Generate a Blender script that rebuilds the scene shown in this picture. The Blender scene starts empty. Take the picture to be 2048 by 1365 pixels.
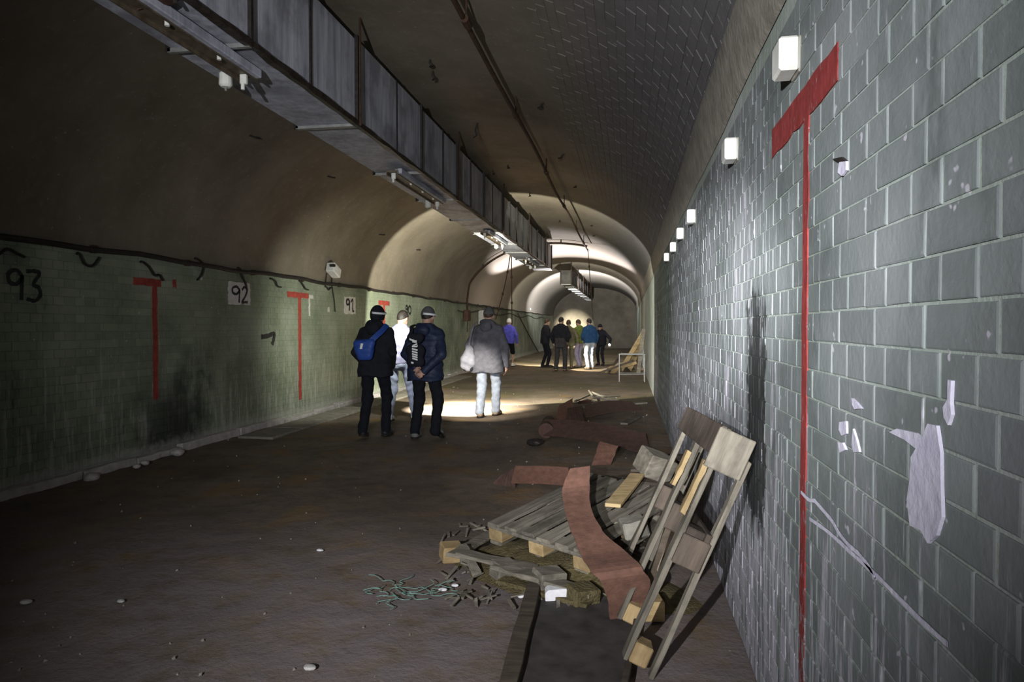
import bpy, bmesh, math, random
import numpy as np
from mathutils import Vector, Matrix, Euler

# ------------------------------------------------------------------ camera, world, lights, exposure
random.seed(7)
rng = np.random.default_rng(7)
scene = bpy.context.scene
COL = scene.collection
R = math.radians

FPX, CX, CY = 1365.0, 1024.0, 682.5
HC = 1.45
YAW, PITCH = R(9.69), R(-1.15)
cam_d = bpy.data.cameras.new('camera')
cam_d.sensor_width = 36.0
cam_d.lens = FPX / 2048 * 36.0
cam_d.clip_start = 0.05
cam = bpy.data.objects.new('camera', cam_d)
COL.objects.link(cam)
cam.location = (0, 0, HC)
cam.rotation_euler = (R(90) + PITCH, 0, YAW)
scene.camera = cam

w = bpy.data.worlds.new('tunnel_dark')
scene.world = w
w.use_nodes = True
w.node_tree.nodes['Background'].inputs[0].default_value = (0.5, 0.55, 0.7, 1)
w.node_tree.nodes['Background'].inputs[1].default_value = 0.003

vs = scene.view_settings
vs.view_transform = 'Standard'
vs.look = 'None'
vs.gamma = 1.0
vs.exposure = 0.0
vs.use_curve_mapping = False


def spot(name, loc, target, power, half_deg, blend, color, radius=0.03):
    d = bpy.data.lights.new(name, 'SPOT')
    d.energy = power
    d.spot_size = R(half_deg * 2)
    d.spot_blend = blend
    d.color = color
    d.shadow_soft_size = radius
    o = bpy.data.objects.new(name, d)
    COL.objects.link(o)
    o.location = loc
    o.rotation_euler = (Vector(target) - Vector(loc)).to_track_quat('-Z', 'Y').to_euler()
    return o


def point(name, loc, power, color, radius=0.05):
    d = bpy.data.lights.new(name, 'POINT')
    d.energy = power
    d.color = color
    d.shadow_soft_size = radius
    o = bpy.data.objects.new(name, d)
    COL.objects.link(o)
    o.location = loc
    return o


# torch held beside the camera (narrow throw and middle beam) and an unseen spill lamp added to brighten duct and left wall
LAMP = (-0.25, -1.15, 1.70)
COOL = (0.94, 0.95, 1.0)
spot('torch_throw', LAMP, (0.40, 8.0, 1.50), 9500, 9.5, 1.0, COOL, 0.02)
spot('torch_beam', LAMP, (0.0, 6.0, 1.30), 1300, 18, 1.0, COOL, 0.02)
spot('added_spill_lamp', (-0.80, -1.20, 1.80), (-0.85, 6.0, 1.80), 1500, 37.5, 1.0, COOL, 0.02)
# head lamps and torches carried by the walking group
spot('coat_headlamp_beam', (-2.22, 11.35, 1.66), (-3.3, 18, 1.15), 1500, 52, 0.12, (1.0, 0.97, 0.84), 0.03)
spot('lilac_headlamp_beam', (-3.22, 10.92, 1.60), (-2.95, 11.7, 0.0), 3400, 33, 0.6, (1.0, 0.94, 0.84), 0.02)
spot('walker_torch_beam', (-2.35, 9.35, 1.12), (-2.55, 11.8, 0.0), 260, 30, 0.7, (1.0, 0.93, 0.82), 0.02)
spot('far_upward_beam', (-2.6, 24.3, 1.85), (-2.45, 23.9, 4.2), 1350, 60, 0.25, (1.0, 0.93, 0.93), 0.03)
spot('far_floor_beam', (-3.3, 24.9, 1.5), (-3.0, 26.6, 0.0), 1100, 38, 0.3, (1.0, 0.95, 0.75), 0.03)
spot('far_group_floor_beam', (-1.88, 22.9, 1.1), (-1.2, 23.5, 0.0), 420, 34, 0.3, (1.0, 0.88, 0.66), 0.03)
spot('end_wall_beam', (-2.75, 28.3, 1.5), (-3.8, 48.0, 1.25), 220000, 4.6, 1.0, (1.0, 0.93, 0.78), 0.03)
spot('trouser_beam', (-1.86, 22.7, 0.95), (-1.38, 23.2, 0.72), 450, 15, 0.3, (0.92, 0.97, 1.0), 0.02)
spot('duct_beam', (-2.2, 30.0, 1.6), (-2.6, 36, 3.3), 8000, 30, 0.6, (0.98, 0.98, 1.0), 0.03)
spot('far_forward_beam', (-1.9, 24.9, 1.7), (-3.0, 40, 1.9), 1500, 33, 0.25, (1.0, 0.95, 0.82), 0.03)

spot('pack_wearer_headlamp_beam', (-3.18, 9.32, 1.66), (-3.47, 10.6, 0.80), 14, 30, 0.6, (0.95, 0.96, 1.0), 0.02)
spot('pack_wearer_headlamp_spill', (-3.22, 9.30, 1.68), (-5.2, 11.5, 1.3), 185, 62, 1.0, (0.98, 1.0, 0.9), 0.03)

# ------------------------------------------------------------------ helpers
cam_m = Euler(cam.rotation_euler).to_matrix()


def ray(px, py):
    v = Vector(((px - CX) / FPX, -(py - CY) / FPX, -1.0))
    return cam_m @ v


def at(px, py, z=None, x=None, y=None, d=None):
    r = ray(px, py)
    if z is not None:
        t = (z - HC) / r.z
    elif x is not None:
        t = x / r.x
    elif y is not None:
        t = y / r.y
    else:
        t = d
    return Vector((0, 0, HC)) + r * t


XR, XL = 0.522, -5.23
ZSR, ZSL, ZTOP, XTOP = 2.60, 2.25, 4.20, -2.40
YEND = 48.0


def vault_z(x):
    if x < XTOP:
        a, zs = XTOP - XL, ZSL
    else:
        a, zs = XR - XTOP, ZSR
    t = min(1.0, abs(x - XTOP) / a)
    return zs + (ZTOP - zs) * math.sqrt(max(0.0, 1 - t * t))


def on_vault(px, py):
    r = ray(px, py)
    t = 0.5
    while t < 60:
        p = Vector((0, 0, HC)) + r * t
        if p.x < XL or p.x > XR or p.z > vault_z(p.x):
            return p
        t += 0.02
    return p


def link(o, parent=None):
    COL.objects.link(o)
    if parent is not None:
        o.parent = parent
    return o


def mesh_obj(name, verts, faces, mat=None, parent=None, smooth=False, loc=None):
    me = bpy.data.meshes.new(name)
    me.from_pydata([tuple(v) for v in verts], [], [tuple(f) for f in faces])
    if smooth:
        me.polygons.foreach_set('use_smooth', [True] * len(me.polygons))
    me.update()
    if mat:
        me.materials.append(mat)
    o = bpy.data.objects.new(name, me)
    link(o, parent)
    if loc is not None:
        o.location = loc
    return o


def tag(o, label=None, cat=None, group=None, kind=None):
    if label:
        o['label'] = label
    if cat:
        o['category'] = cat
    if group:
        o['group'] = group
    if kind:
        o['kind'] = kind
    return o


def empty(name, loc=(0, 0, 0), label=None, cat=None, group=None):
    o = bpy.data.objects.new(name, None)
    o.empty_display_size = 0.1
    link(o)
    o.location = loc
    return tag(o, label, cat, group)


class MB:
    """collects shapes into one mesh"""
    def __init__(self):
        self.v, self.f = [], []

    def add(self, vs_, fs_):
        n = len(self.v)
        self.v += [tuple(v) for v in vs_]
        self.f += [tuple(i + n for i in f) for f in fs_]
        return self

    def box(self, c, s, m=None):
        c = Vector(c)
        hx, hy, hz = s[0] / 2, s[1] / 2, s[2] / 2
        vs_ = [Vector((sx * hx, sy * hy, sz * hz)) for sx in (-1, 1) for sy in (-1, 1) for sz in (-1, 1)]
        vs_ = [(m @ v if m else v) + c for v in vs_]
        return self.add(vs_, [(0, 1, 3, 2), (4, 6, 7, 5), (0, 4, 5, 1), (2, 3, 7, 6), (0, 2, 6, 4), (1, 5, 7, 3)])

    def beam(self, p0, p1, wd, ht, up=(0, 0, 1), segs=1, jit=0.0):
        """rectangular bar from p0 to p1, optionally with jittered edges"""
        p0, p1 = Vector(p0), Vector(p1)
        d = (p1 - p0).normalized()
        u = Vector(up)
        s = d.cross(u).normalized()
        u = s.cross(d).normalized()
        vs_, fs_ = [], []
        for i in range(segs + 1):
            c = p0.lerp(p1, i / segs)
            for a, b in ((-1, -1), (1, -1), (1, 1), (-1, 1)):
                j = Vector([random.uniform(-jit, jit) for _ in range(3)])
                vs_.append(c + s * a * wd / 2 + u * b * ht / 2 + j)
        for i in range(segs):
            o = i * 4
            for k in range(4):
                a, b = o + k, o + (k + 1) % 4
                fs_.append((a, b, b + 4, a + 4))
        fs_.append((3, 2, 1, 0))
        o = segs * 4
        fs_.append((o, o + 1, o + 2, o + 3))
        return self.add(vs_, fs_)

    def tube(self, pts, r, n=8, closed=False):
        pts = [Vector(p) for p in pts]
        rr = r if isinstance(r, (list, tuple)) else [r] * len(pts)
        m = len(pts)
        vs_, fs_ = [], []
        ref = Vector((0.31, 0.17, 0.93))
        for i, p in enumerate(pts):
            if closed:
                d = pts[(i + 1) % m] - pts[i - 1]
            else:
                d = pts[min(i + 1, m - 1)] - pts[max(i - 1, 0)]
            d.normalize()
            a = d.cross(ref)
            if a.length < 0.05:
                a = d.cross(Vector((1, 0, 0)))
            a.normalize()
            b = d.cross(a)
            for k in range(n):
                t = 2 * math.pi * k / n
                vs_.append(p + (a * math.cos(t) + b * math.sin(t)) * rr[i])
        rings = m if closed else m - 1
        for i in range(rings):
            o, q = i * n, ((i + 1) % m) * n
            for k in range(n):
                fs_.append((o + k, o + (k + 1) % n, q + (k + 1) % n, q + k))
        if not closed:
            fs_.append(tuple(range(n - 1, -1, -1)))
            fs_.append(tuple((m - 1) * n + k for k in range(n)))
        return self.add(vs_, fs_)

    def strip(self, pts, widths, thick):
        """bent sheet: pts centre line, widths = half width vectors"""
        pts = [Vector(p) for p in pts]
        ws = [Vector(x) for x in widths]
        m = len(pts)
        vs_, fs_ = [], []
        for i in range(m):
            d = (pts[min(i + 1, m - 1)] - pts[max(i - 1, 0)]).normalized()
            nrm = d.cross(ws[i]).normalized() * thick / 2
            vs_ += [pts[i] - ws[i] - nrm, pts[i] + ws[i] - nrm, pts[i] + ws[i] + nrm, pts[i] - ws[i] + nrm]
        for i in range(m - 1):
            o = i * 4
            for k in range(4):
                fs_.append((o + k, o + 4 + k, o + 4 + (k + 1) % 4, o + (k + 1) % 4))
        fs_.append((0, 1, 2, 3))
        o = (m - 1) * 4
        fs_.append((o + 3, o + 2, o + 1, o))
        return self.add(vs_, fs_)

    def build(self, name, mat, parent=None, smooth=False, bevel=0.0):
        o = mesh_obj(name, self.v, self.f, mat, parent, smooth)
        if bevel:
            m = o.modifiers.new('bevel', 'BEVEL')
            m.width = bevel
            m.segments = 1
            m.limit_method = 'ANGLE'
        return o


def smooth_path(pts, n=6):
    pts = [Vector(p) for p in pts]
    out = []
    P = [pts[0]] + pts + [pts[-1]]
    for i in range(1, len(P) - 2):
        p0, p1, p2, p3 = P[i - 1], P[i], P[i + 1], P[i + 2]
        for k in range(n):
            t = k / n
            out.append(0.5 * ((2 * p1) + (p2 - p0) * t + (2 * p0 - 5 * p1 + 4 * p2 - p3) * t * t + (3 * p1 - p0 - 3 * p2 + p3) * t ** 3))
    out.append(pts[-1])
    return out


# ------------------------------------------------------------------ materials
class NT:
    def __init__(self, name):
        self.m = bpy.data.materials.new(name)
        self.m.use_nodes = True
        self.t = self.m.node_tree
        self.b = self.t.nodes['Principled BSDF']
        self.out = self.t.nodes['Material Output']

    def n(self, typ, **kw):
        nd = self.t.nodes.new(typ)
        for k, v in kw.items():
            setattr(nd, k, v)
        return nd

    def l(self, a, b):
        self.t.links.new(a, b)

    def pos(self):
        return self.n('ShaderNodeNewGeometry').outputs['Position']

    def obj(self):
        return self.n('ShaderNodeTexCoord').outputs['Object']

    def scaled(self, vec, s):
        m = self.n('ShaderNodeVectorMath', operation='MULTIPLY')
        self.l(vec, m.inputs[0])
        m.inputs[1].default_value = s
        return m.outputs[0]

    def noise(self, vec, scale, detail=4, rough=0.55, out=0):
        nd = self.n('ShaderNodeTexNoise')
        nd.inputs['Scale'].default_value = scale
        nd.inputs['Detail'].default_value = detail
        nd.inputs['Roughness'].default_value = rough
        self.l(vec, nd.inputs['Vector'])
        return nd.outputs[out]

    def ramp(self, fac, stops):
        r = self.n('ShaderNodeValToRGB')
        e = r.color_ramp.elements
        while len(e) < len(stops):
            e.new(0.5)
        for i, (p, c) in enumerate(stops):
            e[i].position = p
            e[i].color = (*c, 1) if len(c) == 3 else c
        self.l(fac, r.inputs[0])
        return r.outputs[0]

    def mix(self, fac, a, b, blend='MIX'):
        m = self.n('ShaderNodeMix', data_type='RGBA', blend_type=blend)
        if isinstance(fac, (int, float)):
            m.inputs[0].default_value = fac
        else:
            self.l(fac, m.inputs[0])
        for s, v in ((m.inputs[6], a), (m.inputs[7], b)):
            if isinstance(v, (tuple, list)):
                s.default_value = (*v, 1)
            else:
                self.l(v, s)
        return m.outputs[2]

    def math(self, op, a, b=None, c=None, clamp=False):
        m = self.n('ShaderNodeMath', operation=op)
        m.use_clamp = clamp
        for i, v in enumerate((a, b, c)):
            if v is None:
                continue
            if isinstance(v, (int, float)):
                m.inputs[i].default_value = v
            else:
                self.l(v, m.inputs[i])
        return m.outputs[0]

    def sep(self, vec):
        s = self.n('ShaderNodeSeparateXYZ')
        self.l(vec, s.inputs[0])
        return s.outputs

    def smooth(self, v, lo, hi):
        m = self.n('ShaderNodeMapRange', interpolation_type='SMOOTHSTEP')
        self.l(v, m.inputs[0])
        m.inputs[1].default_value = lo
        m.inputs[2].default_value = hi
        return m.outputs[0]

    def bump(self, h, strength=0.5, dist=0.01):
        b = self.n('ShaderNodeBump')
        b.inputs['Strength'].default_value = strength
        b.inputs['Distance'].default_value = dist
        self.l(h, b.inputs['Height'])
        self.l(b.outputs[0], self.b.inputs['Normal'])

    def done(self, color, rough=0.8, metal=0.0, spec=0.3):
        if isinstance(color, (tuple, list)):
            self.b.inputs['Base Color'].default_value = (*color, 1)
        else:
            self.l(color, self.b.inputs['Base Color'])
        if isinstance(rough, (int, float)):
            self.b.inputs['Roughness'].default_value = rough
        else:
            self.l(rough, self.b.inputs['Roughness'])
        self.b.inputs['Metallic'].default_value = metal
        self.b.inputs['Specular IOR Level'].default_value = spec
        return self.m


def simple(name, c1, c2, scale=8, rough=0.8, metal=0.0, bump=0.3, dist=0.004, spec=0.3, stretch=(1, 1, 1)):
    k = NT(name)
    p = k.scaled(k.obj(), stretch)
    nz = k.noise(p, scale, 5, 0.6)
    col = k.ramp(nz, [(0.3, c1), (0.7, c2)])
    k.bump(k.noise(p, scale * 3, 4), bump, dist)
    return k.done(col, rough, metal, spec)


def wall_mat(name, dark, mid, light, streak, white, mortar=False, right=True):
    k = NT(name)
    p = k.pos()
    x, y, z = k.sep(p)
    big = k.noise(p, 1.3, 4)
    fine = k.noise(p, 14, 5, 0.65)
    st = k.noise(k.scaled(p, (6, 26, 2.2)), 1.0, 5, 0.7)
    rnd = k.n('ShaderNodeObjectInfo').outputs['Random']
    col = k.ramp(big, [(0.32, dark), (0.5, mid), (0.7, light)])
    jitter = k.math('MULTIPLY_ADD', rnd, 0.28, 0.86)
    cj = k.n('ShaderNodeVectorMath', operation='SCALE')
    k.l(col, cj.inputs[0])
    k.l(jitter, cj.inputs['Scale'])
    col = cj.outputs[0]
    col = k.mix(k.math('MULTIPLY', k.smooth(fine, 0.42, 0.75), 0.30), col, light)
    # pale runs of lime, denser towards the foot of the wall
    low = k.smooth(z, 1.7, 0.3)
    thr = k.math('MULTIPLY_ADD', low, 0.14, st)
    if right:
        thr = k.math('MULTIPLY_ADD', k.smooth(y, 1.7, 3.2), 0.09, thr)
    col = k.mix(k.math('MULTIPLY', k.smooth(thr, 0.62, 0.76), streak), col, white)
    spots = k.noise(p, 22, 2, 0.5)
    col = k.mix(k.math('MULTIPLY', k.smooth(spots, 0.70, 0.74), 0.75), col, white)
    grime = k.noise(k.scaled(p, (2, 3.0, 1.2)), 1.1, 5, 0.7)
    col = k.mix(k.math('MULTIPLY', k.smooth(grime, 0.58, 0.75), 0.55), col, tuple(c * 0.35 for c in dark))
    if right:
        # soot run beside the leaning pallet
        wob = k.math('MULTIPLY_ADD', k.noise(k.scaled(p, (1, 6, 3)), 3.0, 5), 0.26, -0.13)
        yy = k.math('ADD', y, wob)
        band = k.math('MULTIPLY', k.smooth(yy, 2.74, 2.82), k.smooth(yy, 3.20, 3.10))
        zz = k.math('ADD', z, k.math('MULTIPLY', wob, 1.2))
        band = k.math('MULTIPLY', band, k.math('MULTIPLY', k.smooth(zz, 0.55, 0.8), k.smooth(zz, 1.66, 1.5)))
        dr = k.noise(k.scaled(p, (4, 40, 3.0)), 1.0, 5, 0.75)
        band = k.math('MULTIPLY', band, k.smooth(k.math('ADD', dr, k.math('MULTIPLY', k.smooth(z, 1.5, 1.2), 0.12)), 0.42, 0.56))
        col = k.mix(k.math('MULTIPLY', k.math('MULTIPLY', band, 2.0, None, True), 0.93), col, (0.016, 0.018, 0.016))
        band2 = k.math('MULTIPLY', k.smooth(y, 8.3, 9.2), k.smooth(y, 13.5, 12.0))
        col = k.mix(k.math('MULTIPLY', band2, 0.6), col, (0.05, 0.075, 0.045))
    else:
        # black damp stain around the second red mark
        wob = k.math('MULTIPLY_ADD', k.noise(k.scaled(p, (1, 3, 2)), 1.6, 4), 1.4, -0.7)
        yy = k.math('ADD', y, wob)
        band = k.math('MULTIPLY', k.smooth(yy, 6.3, 7.0), k.smooth(yy, 8.0, 7.4))
        band = k.math('MULTIPLY', band, k.smooth(k.math('ADD', z, wob), 1.3, 0.3))
        col = k.mix(k.math('MULTIPLY', band, 0.8), col, (0.012, 0.014, 0.012))
        foot = k.smooth(k.math('ADD', z, k.math('MULTIPLY_ADD', fine, 0.3, -0.15)), 0.22, 0.05)
        col = k.mix(k.math('MULTIPLY', foot, 0.55), col, white)
    h = k.math('ADD', k.math('MULTIPLY', fine, 0.7), k.math('MULTIPLY', k.noise(p, 60, 3), 0.4))
    k.bump(h, 0.5 if not mortar else 0.9, 0.006)
    return k.done(col, 0.8, 0, 0.15)


M = {}
M['brick_r'] = wall_mat('painted_brick_grey', (0.125, 0.145, 0.135), (0.18, 0.20, 0.193), (0.255, 0.27, 0.272), 0.75, (0.54, 0.52, 0.58))
M['mortar_r'] = wall_mat('pale_mortar', (0.21, 0.25, 0.20), (0.29, 0.33, 0.29), (0.38, 0.41, 0.38), 0.6, (0.50, 0.50, 0.50), True)
M['brick_l'] = wall_mat('painted_brick_green', (0.135, 0.16, 0.11), (0.20, 0.232, 0.16), (0.275, 0.305, 0.23), 0.5, (0.45, 0.45, 0.40), False, False)
M['mortar_l'] = wall_mat('green_mortar', (0.11, 0.125, 0.09), (0.165, 0.18, 0.135), (0.23, 0.245, 0.195), 0.5, (0.40, 0.40, 0.36), True, False)

# vault plaster
k = NT('sooty_shaded_vault_plaster')
p = k.pos()
x, y, z = k.sep(p)
big = k.noise(p, 0.8, 5, 0.6)
fine = k.noise(p, 9, 6, 0.7)
stre = k.noise(k.scaled(p, (0.6, 5, 0.6)), 1.2, 4)
col = k.ramp(big, [(0.3, (0.125, 0.105, 0.075)), (0.55, (0.18, 0.155, 0.115)), (0.75, (0.23, 0.20, 0.155))])
col = k.mix(k.math('MULTIPLY', k.smooth(fine, 0.5, 0.75), 0.35), col, (0.27, 0.25, 0.21))
col = k.mix(k.math('MULTIPLY', k.smooth(stre, 0.55, 0.75), 0.3), col, (0.10, 0.085, 0.065))
col = k.mix(k.smooth(x, -1.2, 0.2), col, k.mix(k.noise(p, 5, 4), (0.09, 0.085, 0.085), (0.15, 0.145, 0.145)))
spk = k.noise(p, 26, 2)
col = k.mix(k.math('MULTIPLY', k.smooth(spk, 0.72, 0.75), 0.6), col, (0.45, 0.44, 0.42))
col = k.mix(k.math('MULTIPLY', k.smooth(y, 20.5, 24.0), 0.65), col, (0.42, 0.38, 0.33))  # paler past the arch pipe: lamp light on the vault put into the colour
col = k.mix(k.math('MULTIPLY', k.smooth(y, 40.0, 44.0), 0.85), col, (0.03, 0.028, 0.024))  # darker towards the end wall: far shade put into the colour
bt = k.n('ShaderNodeTexBrick')
bt.inputs['Scale'].default_value = 4.0
bt.inputs['Mortar Size'].default_value = 0.018
cb = k.n('ShaderNodeCombineXYZ')
k.l(y, cb.inputs[0]); k.l(x, cb.inputs[1])
k.l(cb.outputs[0], bt.inputs['Vector'])
h = k.math('ADD', k.math('MULTIPLY', fine, 0.8), k.math('MULTIPLY', bt.outputs['Fac'], -0.35))
k.bump(h, 0.55, 0.012)
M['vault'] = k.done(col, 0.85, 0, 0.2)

# floor
k = NT('trodden_earth_floor')
p = k.pos()
x, y, z = k.sep(p)
big = k.noise(p, 0.9, 5, 0.6)
mid = k.noise(p, 4.5, 6, 0.7)
fine = k.noise(p, 30, 4, 0.7)
col = k.ramp(big, [(0.3, (0.085, 0.062, 0.045)), (0.5, (0.15, 0.115, 0.083)), (0.7, (0.20, 0.155, 0.112))])
col = k.mix(k.math('MULTIPLY', k.smooth(mid, 0.45, 0.7), 0.5), col, (0.055, 0.045, 0.038))
och = k.noise(p, 1.7, 3)
col = k.mix(k.math('MULTIPLY', k.smooth(och, 0.52, 0.70), 0.75), col, (0.20, 0.128, 0.05))
dust = k.math('MULTIPLY', k.smooth(y, 5.6, 3.4), k.smooth(mid, 0.30, 0.6))  # near floor paler: lamp light put into the colour along with dust
col = k.mix(k.math('MULTIPLY', dust, 0.65), col, (0.215, 0.185, 0.19))
pale = k.noise(k.scaled(p, (1.5, 4, 1)), 5, 5, 0.75)
col = k.mix(k.math('MULTIPLY', k.smooth(pale, 0.66, 0.72), 0.55), col, (0.40, 0.37, 0.34))
mossn = k.noise(p, 0.55, 4)
col = k.mix(k.math('MULTIPLY', k.math('MULTIPLY', k.smooth(y, 11, 14), k.smooth(mossn, 0.42, 0.6)), 0.6), col, (0.085, 0.08, 0.03))
h = k.math('ADD', k.math('MULTIPLY', mid, 1.0), k.math('MULTIPLY', fine, 0.35))
k.bump(h, 0.7, 0.02)
M['floor'] = k.done(col, k.math('MULTIPLY_ADD', mid, 0.3, 0.6), 0, 0.35)

k = NT('galvanised_duct_steel')
p = k.obj()
ver = k.noise(k.scaled(p, (14, 14, 1.2)), 1.0, 5, 0.7)
bl = k.noise(p, 2.2, 5, 0.6)
col = k.ramp(ver, [(0.25, (0.20, 0.205, 0.235)), (0.5, (0.37, 0.38, 0.43)), (0.75, (0.54, 0.55, 0.60))])
col = k.mix(k.math('MULTIPLY', k.smooth(bl, 0.45, 0.65), 0.55), col, (0.10, 0.10, 0.11))
col = k.mix(k.math('MULTIPLY', k.smooth(bl, 0.66, 0.76), 0.7), col, (0.11, 0.06, 0.035))
k.bump(bl, 0.2, 0.01)
M['duct'] = k.done(col, k.math('MULTIPLY_ADD', ver, 0.3, 0.42), 0.0, 0.4)

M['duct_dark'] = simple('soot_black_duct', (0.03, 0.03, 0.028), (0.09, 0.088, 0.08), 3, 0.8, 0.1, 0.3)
M['edge'] = simple('greasy_black_angle', (0.02, 0.014, 0.011), (0.07, 0.055, 0.045), 14, 0.38, 0.5, 0.8, 0.008)
M['rust'] = simple('dark_rusty_iron', (0.025, 0.015, 0.010), (0.075, 0.038, 0.022), 18, 0.7, 0.2, 0.5)
M['rust_sheet'] = simple('rust_brown_sheet', (0.10, 0.052, 0.036), (0.17, 0.085, 0.058), 25, 0.9, 0.0, 0.6, 0.004)
M['rust_sheet2'] = simple('deep_brown_sheet', (0.06, 0.034, 0.026), (0.10, 0.056, 0.042), 16, 0.9, 0.0, 0.6, 0.004)
M['iron'] = simple('black_iron', (0.012, 0.011, 0.010), (0.035, 0.03, 0.026), 30, 0.6, 0.2, 0.3)
M['white_pl'] = simple('yellowed_white_porcelain', (0.55, 0.55, 0.48), (0.72, 0.72, 0.66), 12, 0.4, 0, 0.1)
M['foam'] = simple('white_aerated_block', (0.66, 0.65, 0.66), (0.80, 0.79, 0.80), 30, 0.9, 0, 0.4, 0.003)
M['concrete'] = simple('dirty_concrete', (0.16, 0.15, 0.12), (0.30, 0.28, 0.23), 9, 0.9, 0, 0.6, 0.01)
M['limestone'] = simple('pale_rubble', (0.34, 0.32, 0.30), (0.55, 0.52, 0.50), 9, 0.9, 0, 0.6, 0.01)
M['plate'] = simple('dull_dark_plate', (0.035, 0.030, 0.028), (0.075, 0.065, 0.060), 9, 0.75, 0.0, 0.4, 0.004)
k = NT('flaking_red_paint')
p = k.pos()
x, y, z = k.sep(p)
c = k.ramp(k.noise(k.scaled(p, (1, 14, 5)), 3, 5, 0.7), [(0.3, (0.15, 0.022, 0.02)), (0.7, (0.30, 0.05, 0.045))])
wear = k.math('ADD', k.noise(k.scaled(p, (1, 20, 7)), 3.0, 5, 0.75), k.math('MULTIPLY', k.smooth(z, 1.1, 0.2), 0.16))
c = k.mix(k.smooth(wear, 0.60, 0.68), c, (0.25, 0.24, 0.25))
k.bump(k.noise(p, 40, 4), 0.4, 0.004)
M['red'] = k.done(c, 0.8, 0, 0.15)
M['red_dark'] = simple('grimy_red_paint', (0.20, 0.03, 0.022), (0.36, 0.06, 0.04), 12, 0.8, 0, 0.3)
M['white_paint'] = simple('chalky_white_paint', (0.42, 0.42, 0.40), (0.58, 0.58, 0.55), 9, 0.85, 0, 0.3)
M['black_paint'] = simple('black_paint', (0.012, 0.012, 0.012), (0.03, 0.03, 0.03), 30, 0.7, 0, 0.2)
M['plaster'] = simple('lilac_white_plaster', (0.48, 0.46, 0.56), (0.64, 0.62, 0.70), 14, 0.9, 0, 0.6, 0.006)
M['dark_end'] = simple('sooty_bulkhead', (0.05, 0.045, 0.032), (0.10, 0.088, 0.066), 1.2, 0.9, 0, 0.4)
M['tray'] = simple('rusted_lamp_tray', (0.07, 0.05, 0.03), (0.16, 0.13, 0.09), 14, 0.5, 0.3, 0.3)
M['glass_tube'] = simple('dusty_glass_tube', (0.30, 0.31, 0.31), (0.42, 0.43, 0.42), 20, 0.35, 0, 0.1)
M['twine'] = simple('teal_plastic_twine', (0.10, 0.20, 0.17), (0.22, 0.34, 0.29), 40, 0.6, 0, 0.1)
M['moss'] = simple('mossy_wood_dust', (0.075, 0.06, 0.025), (0.15, 0.12, 0.055), 20, 0.95, 0, 0.9, 0.02)
M['steel'] = simple('grey_steel_tube', (0.22, 0.22, 0.21), (0.36, 0.36, 0.34), 20, 0.5, 0.5, 0.2)
M['bag'] = simple('pale_grey_bag_cloth', (0.17, 0.175, 0.20), (0.27, 0.27, 0.30), 10, 0.8, 0, 0.5, 0.01)
M['skin'] = simple('skin', (0.42, 0.25, 0.18), (0.52, 0.33, 0.25), 8, 0.55, 0, 0.05, 0.002, 0.4)
M['hair_dark'] = simple('dark_hair', (0.012, 0.010, 0.009), (0.035, 0.026, 0.02), 60, 0.6, 0, 0.6, 0.004, 0.4, (1, 1, 0.2))
M['hair_brown'] = simple('brown_hair', (0.035, 0.022, 0.014), (0.075, 0.048, 0.03), 60, 0.6, 0, 0.6, 0.004, 0.4, (1, 1, 0.2))
M['white_helmet'] = simple('white_cap_cloth', (0.68, 0.68, 0.66), (0.80, 0.80, 0.78), 8, 0.6, 0, 0.1)
M['eye'] = simple('eye_dark', (0.01, 0.01, 0.01), (0.02, 0.02, 0.02), 5, 0.2, 0, 0)


def wood(name, dark, light, green=0.0):
    k = NT(name)
    p = k.obj()
    rnd = k.n('ShaderNodeObjectInfo').outputs['Random']
    off = k.n('ShaderNodeVectorMath', operation='ADD')
    k.l(p, off.inputs[0]); k.l(rnd, off.inputs[1])
    g = k.noise(k.scaled(off.outputs[0], (3, 26, 26)), 1.0, 5, 0.65)
    b = k.noise(off.outputs[0], 4, 5, 0.6)
    c = k.ramp(g, [(0.3, dark), (0.7, light)])
    c = k.mix(k.math('MULTIPLY', k.smooth(b, 0.45, 0.7), 0.6), c, tuple(v * 0.45 for v in dark))
    j = k.n('ShaderNodeVectorMath', operation='SCALE')
    k.l(c, j.inputs[0]); k.l(k.math('MULTIPLY_ADD', rnd, 0.5, 0.75), j.inputs['Scale'])
    k.bump(g, 0.6, 0.006)
    return k.done(j.outputs[0], 0.85, 0, 0.2)


M['wood_grey'] = wood('weathered_grey_wood', (0.10, 0.088, 0.068), (0.25, 0.225, 0.175))
M['wood_dark'] = wood('damp_dark_wood', (0.045, 0.036, 0.028), (0.11, 0.085, 0.065))
M['wood_yellow'] = wood('raw_yellow_wood', (0.26, 0.18, 0.085), (0.44, 0.33, 0.17))
M['wood_pale'] = wood('split_pale_wood', (0.36, 0.28, 0.20), (0.56, 0.45, 0.34))
M['wood_brown'] = wood('brown_plank', (0.05, 0.04, 0.03), (0.10, 0.08, 0.06))


def cloth(name, c, var=0.25, rough=0.9):
    return simple(name, tuple(v * (1 - var) for v in c), tuple(v * (1 + var) for v in c), 14, rough, 0, 0.5, 0.006, 0.25)


def emit(name, c, s):
    k = NT(name)
    k.b.inputs['Emission Color'].default_value = (*c, 1)
    k.b.inputs['Emission Strength'].default_value = s
    return k.done(c, 0.3)


# ------------------------------------------------------------------ the tunnel shell
# floor: a slightly uneven sheet, finer near the camera
xs = np.concatenate([np.linspace(XL - 0.1, -3.2, 22)[:-1], np.linspace(-3.2, XR + 0.1, 62)])
ys = np.concatenate([np.arange(-2.0, 2.0, 0.25), np.arange(2.0, 9.0, 0.07), np.arange(9.0, 22, 0.25), np.arange(22, YEND + 0.6, 1.0)])
GX, GY = np.meshgrid(xs, ys)


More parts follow.
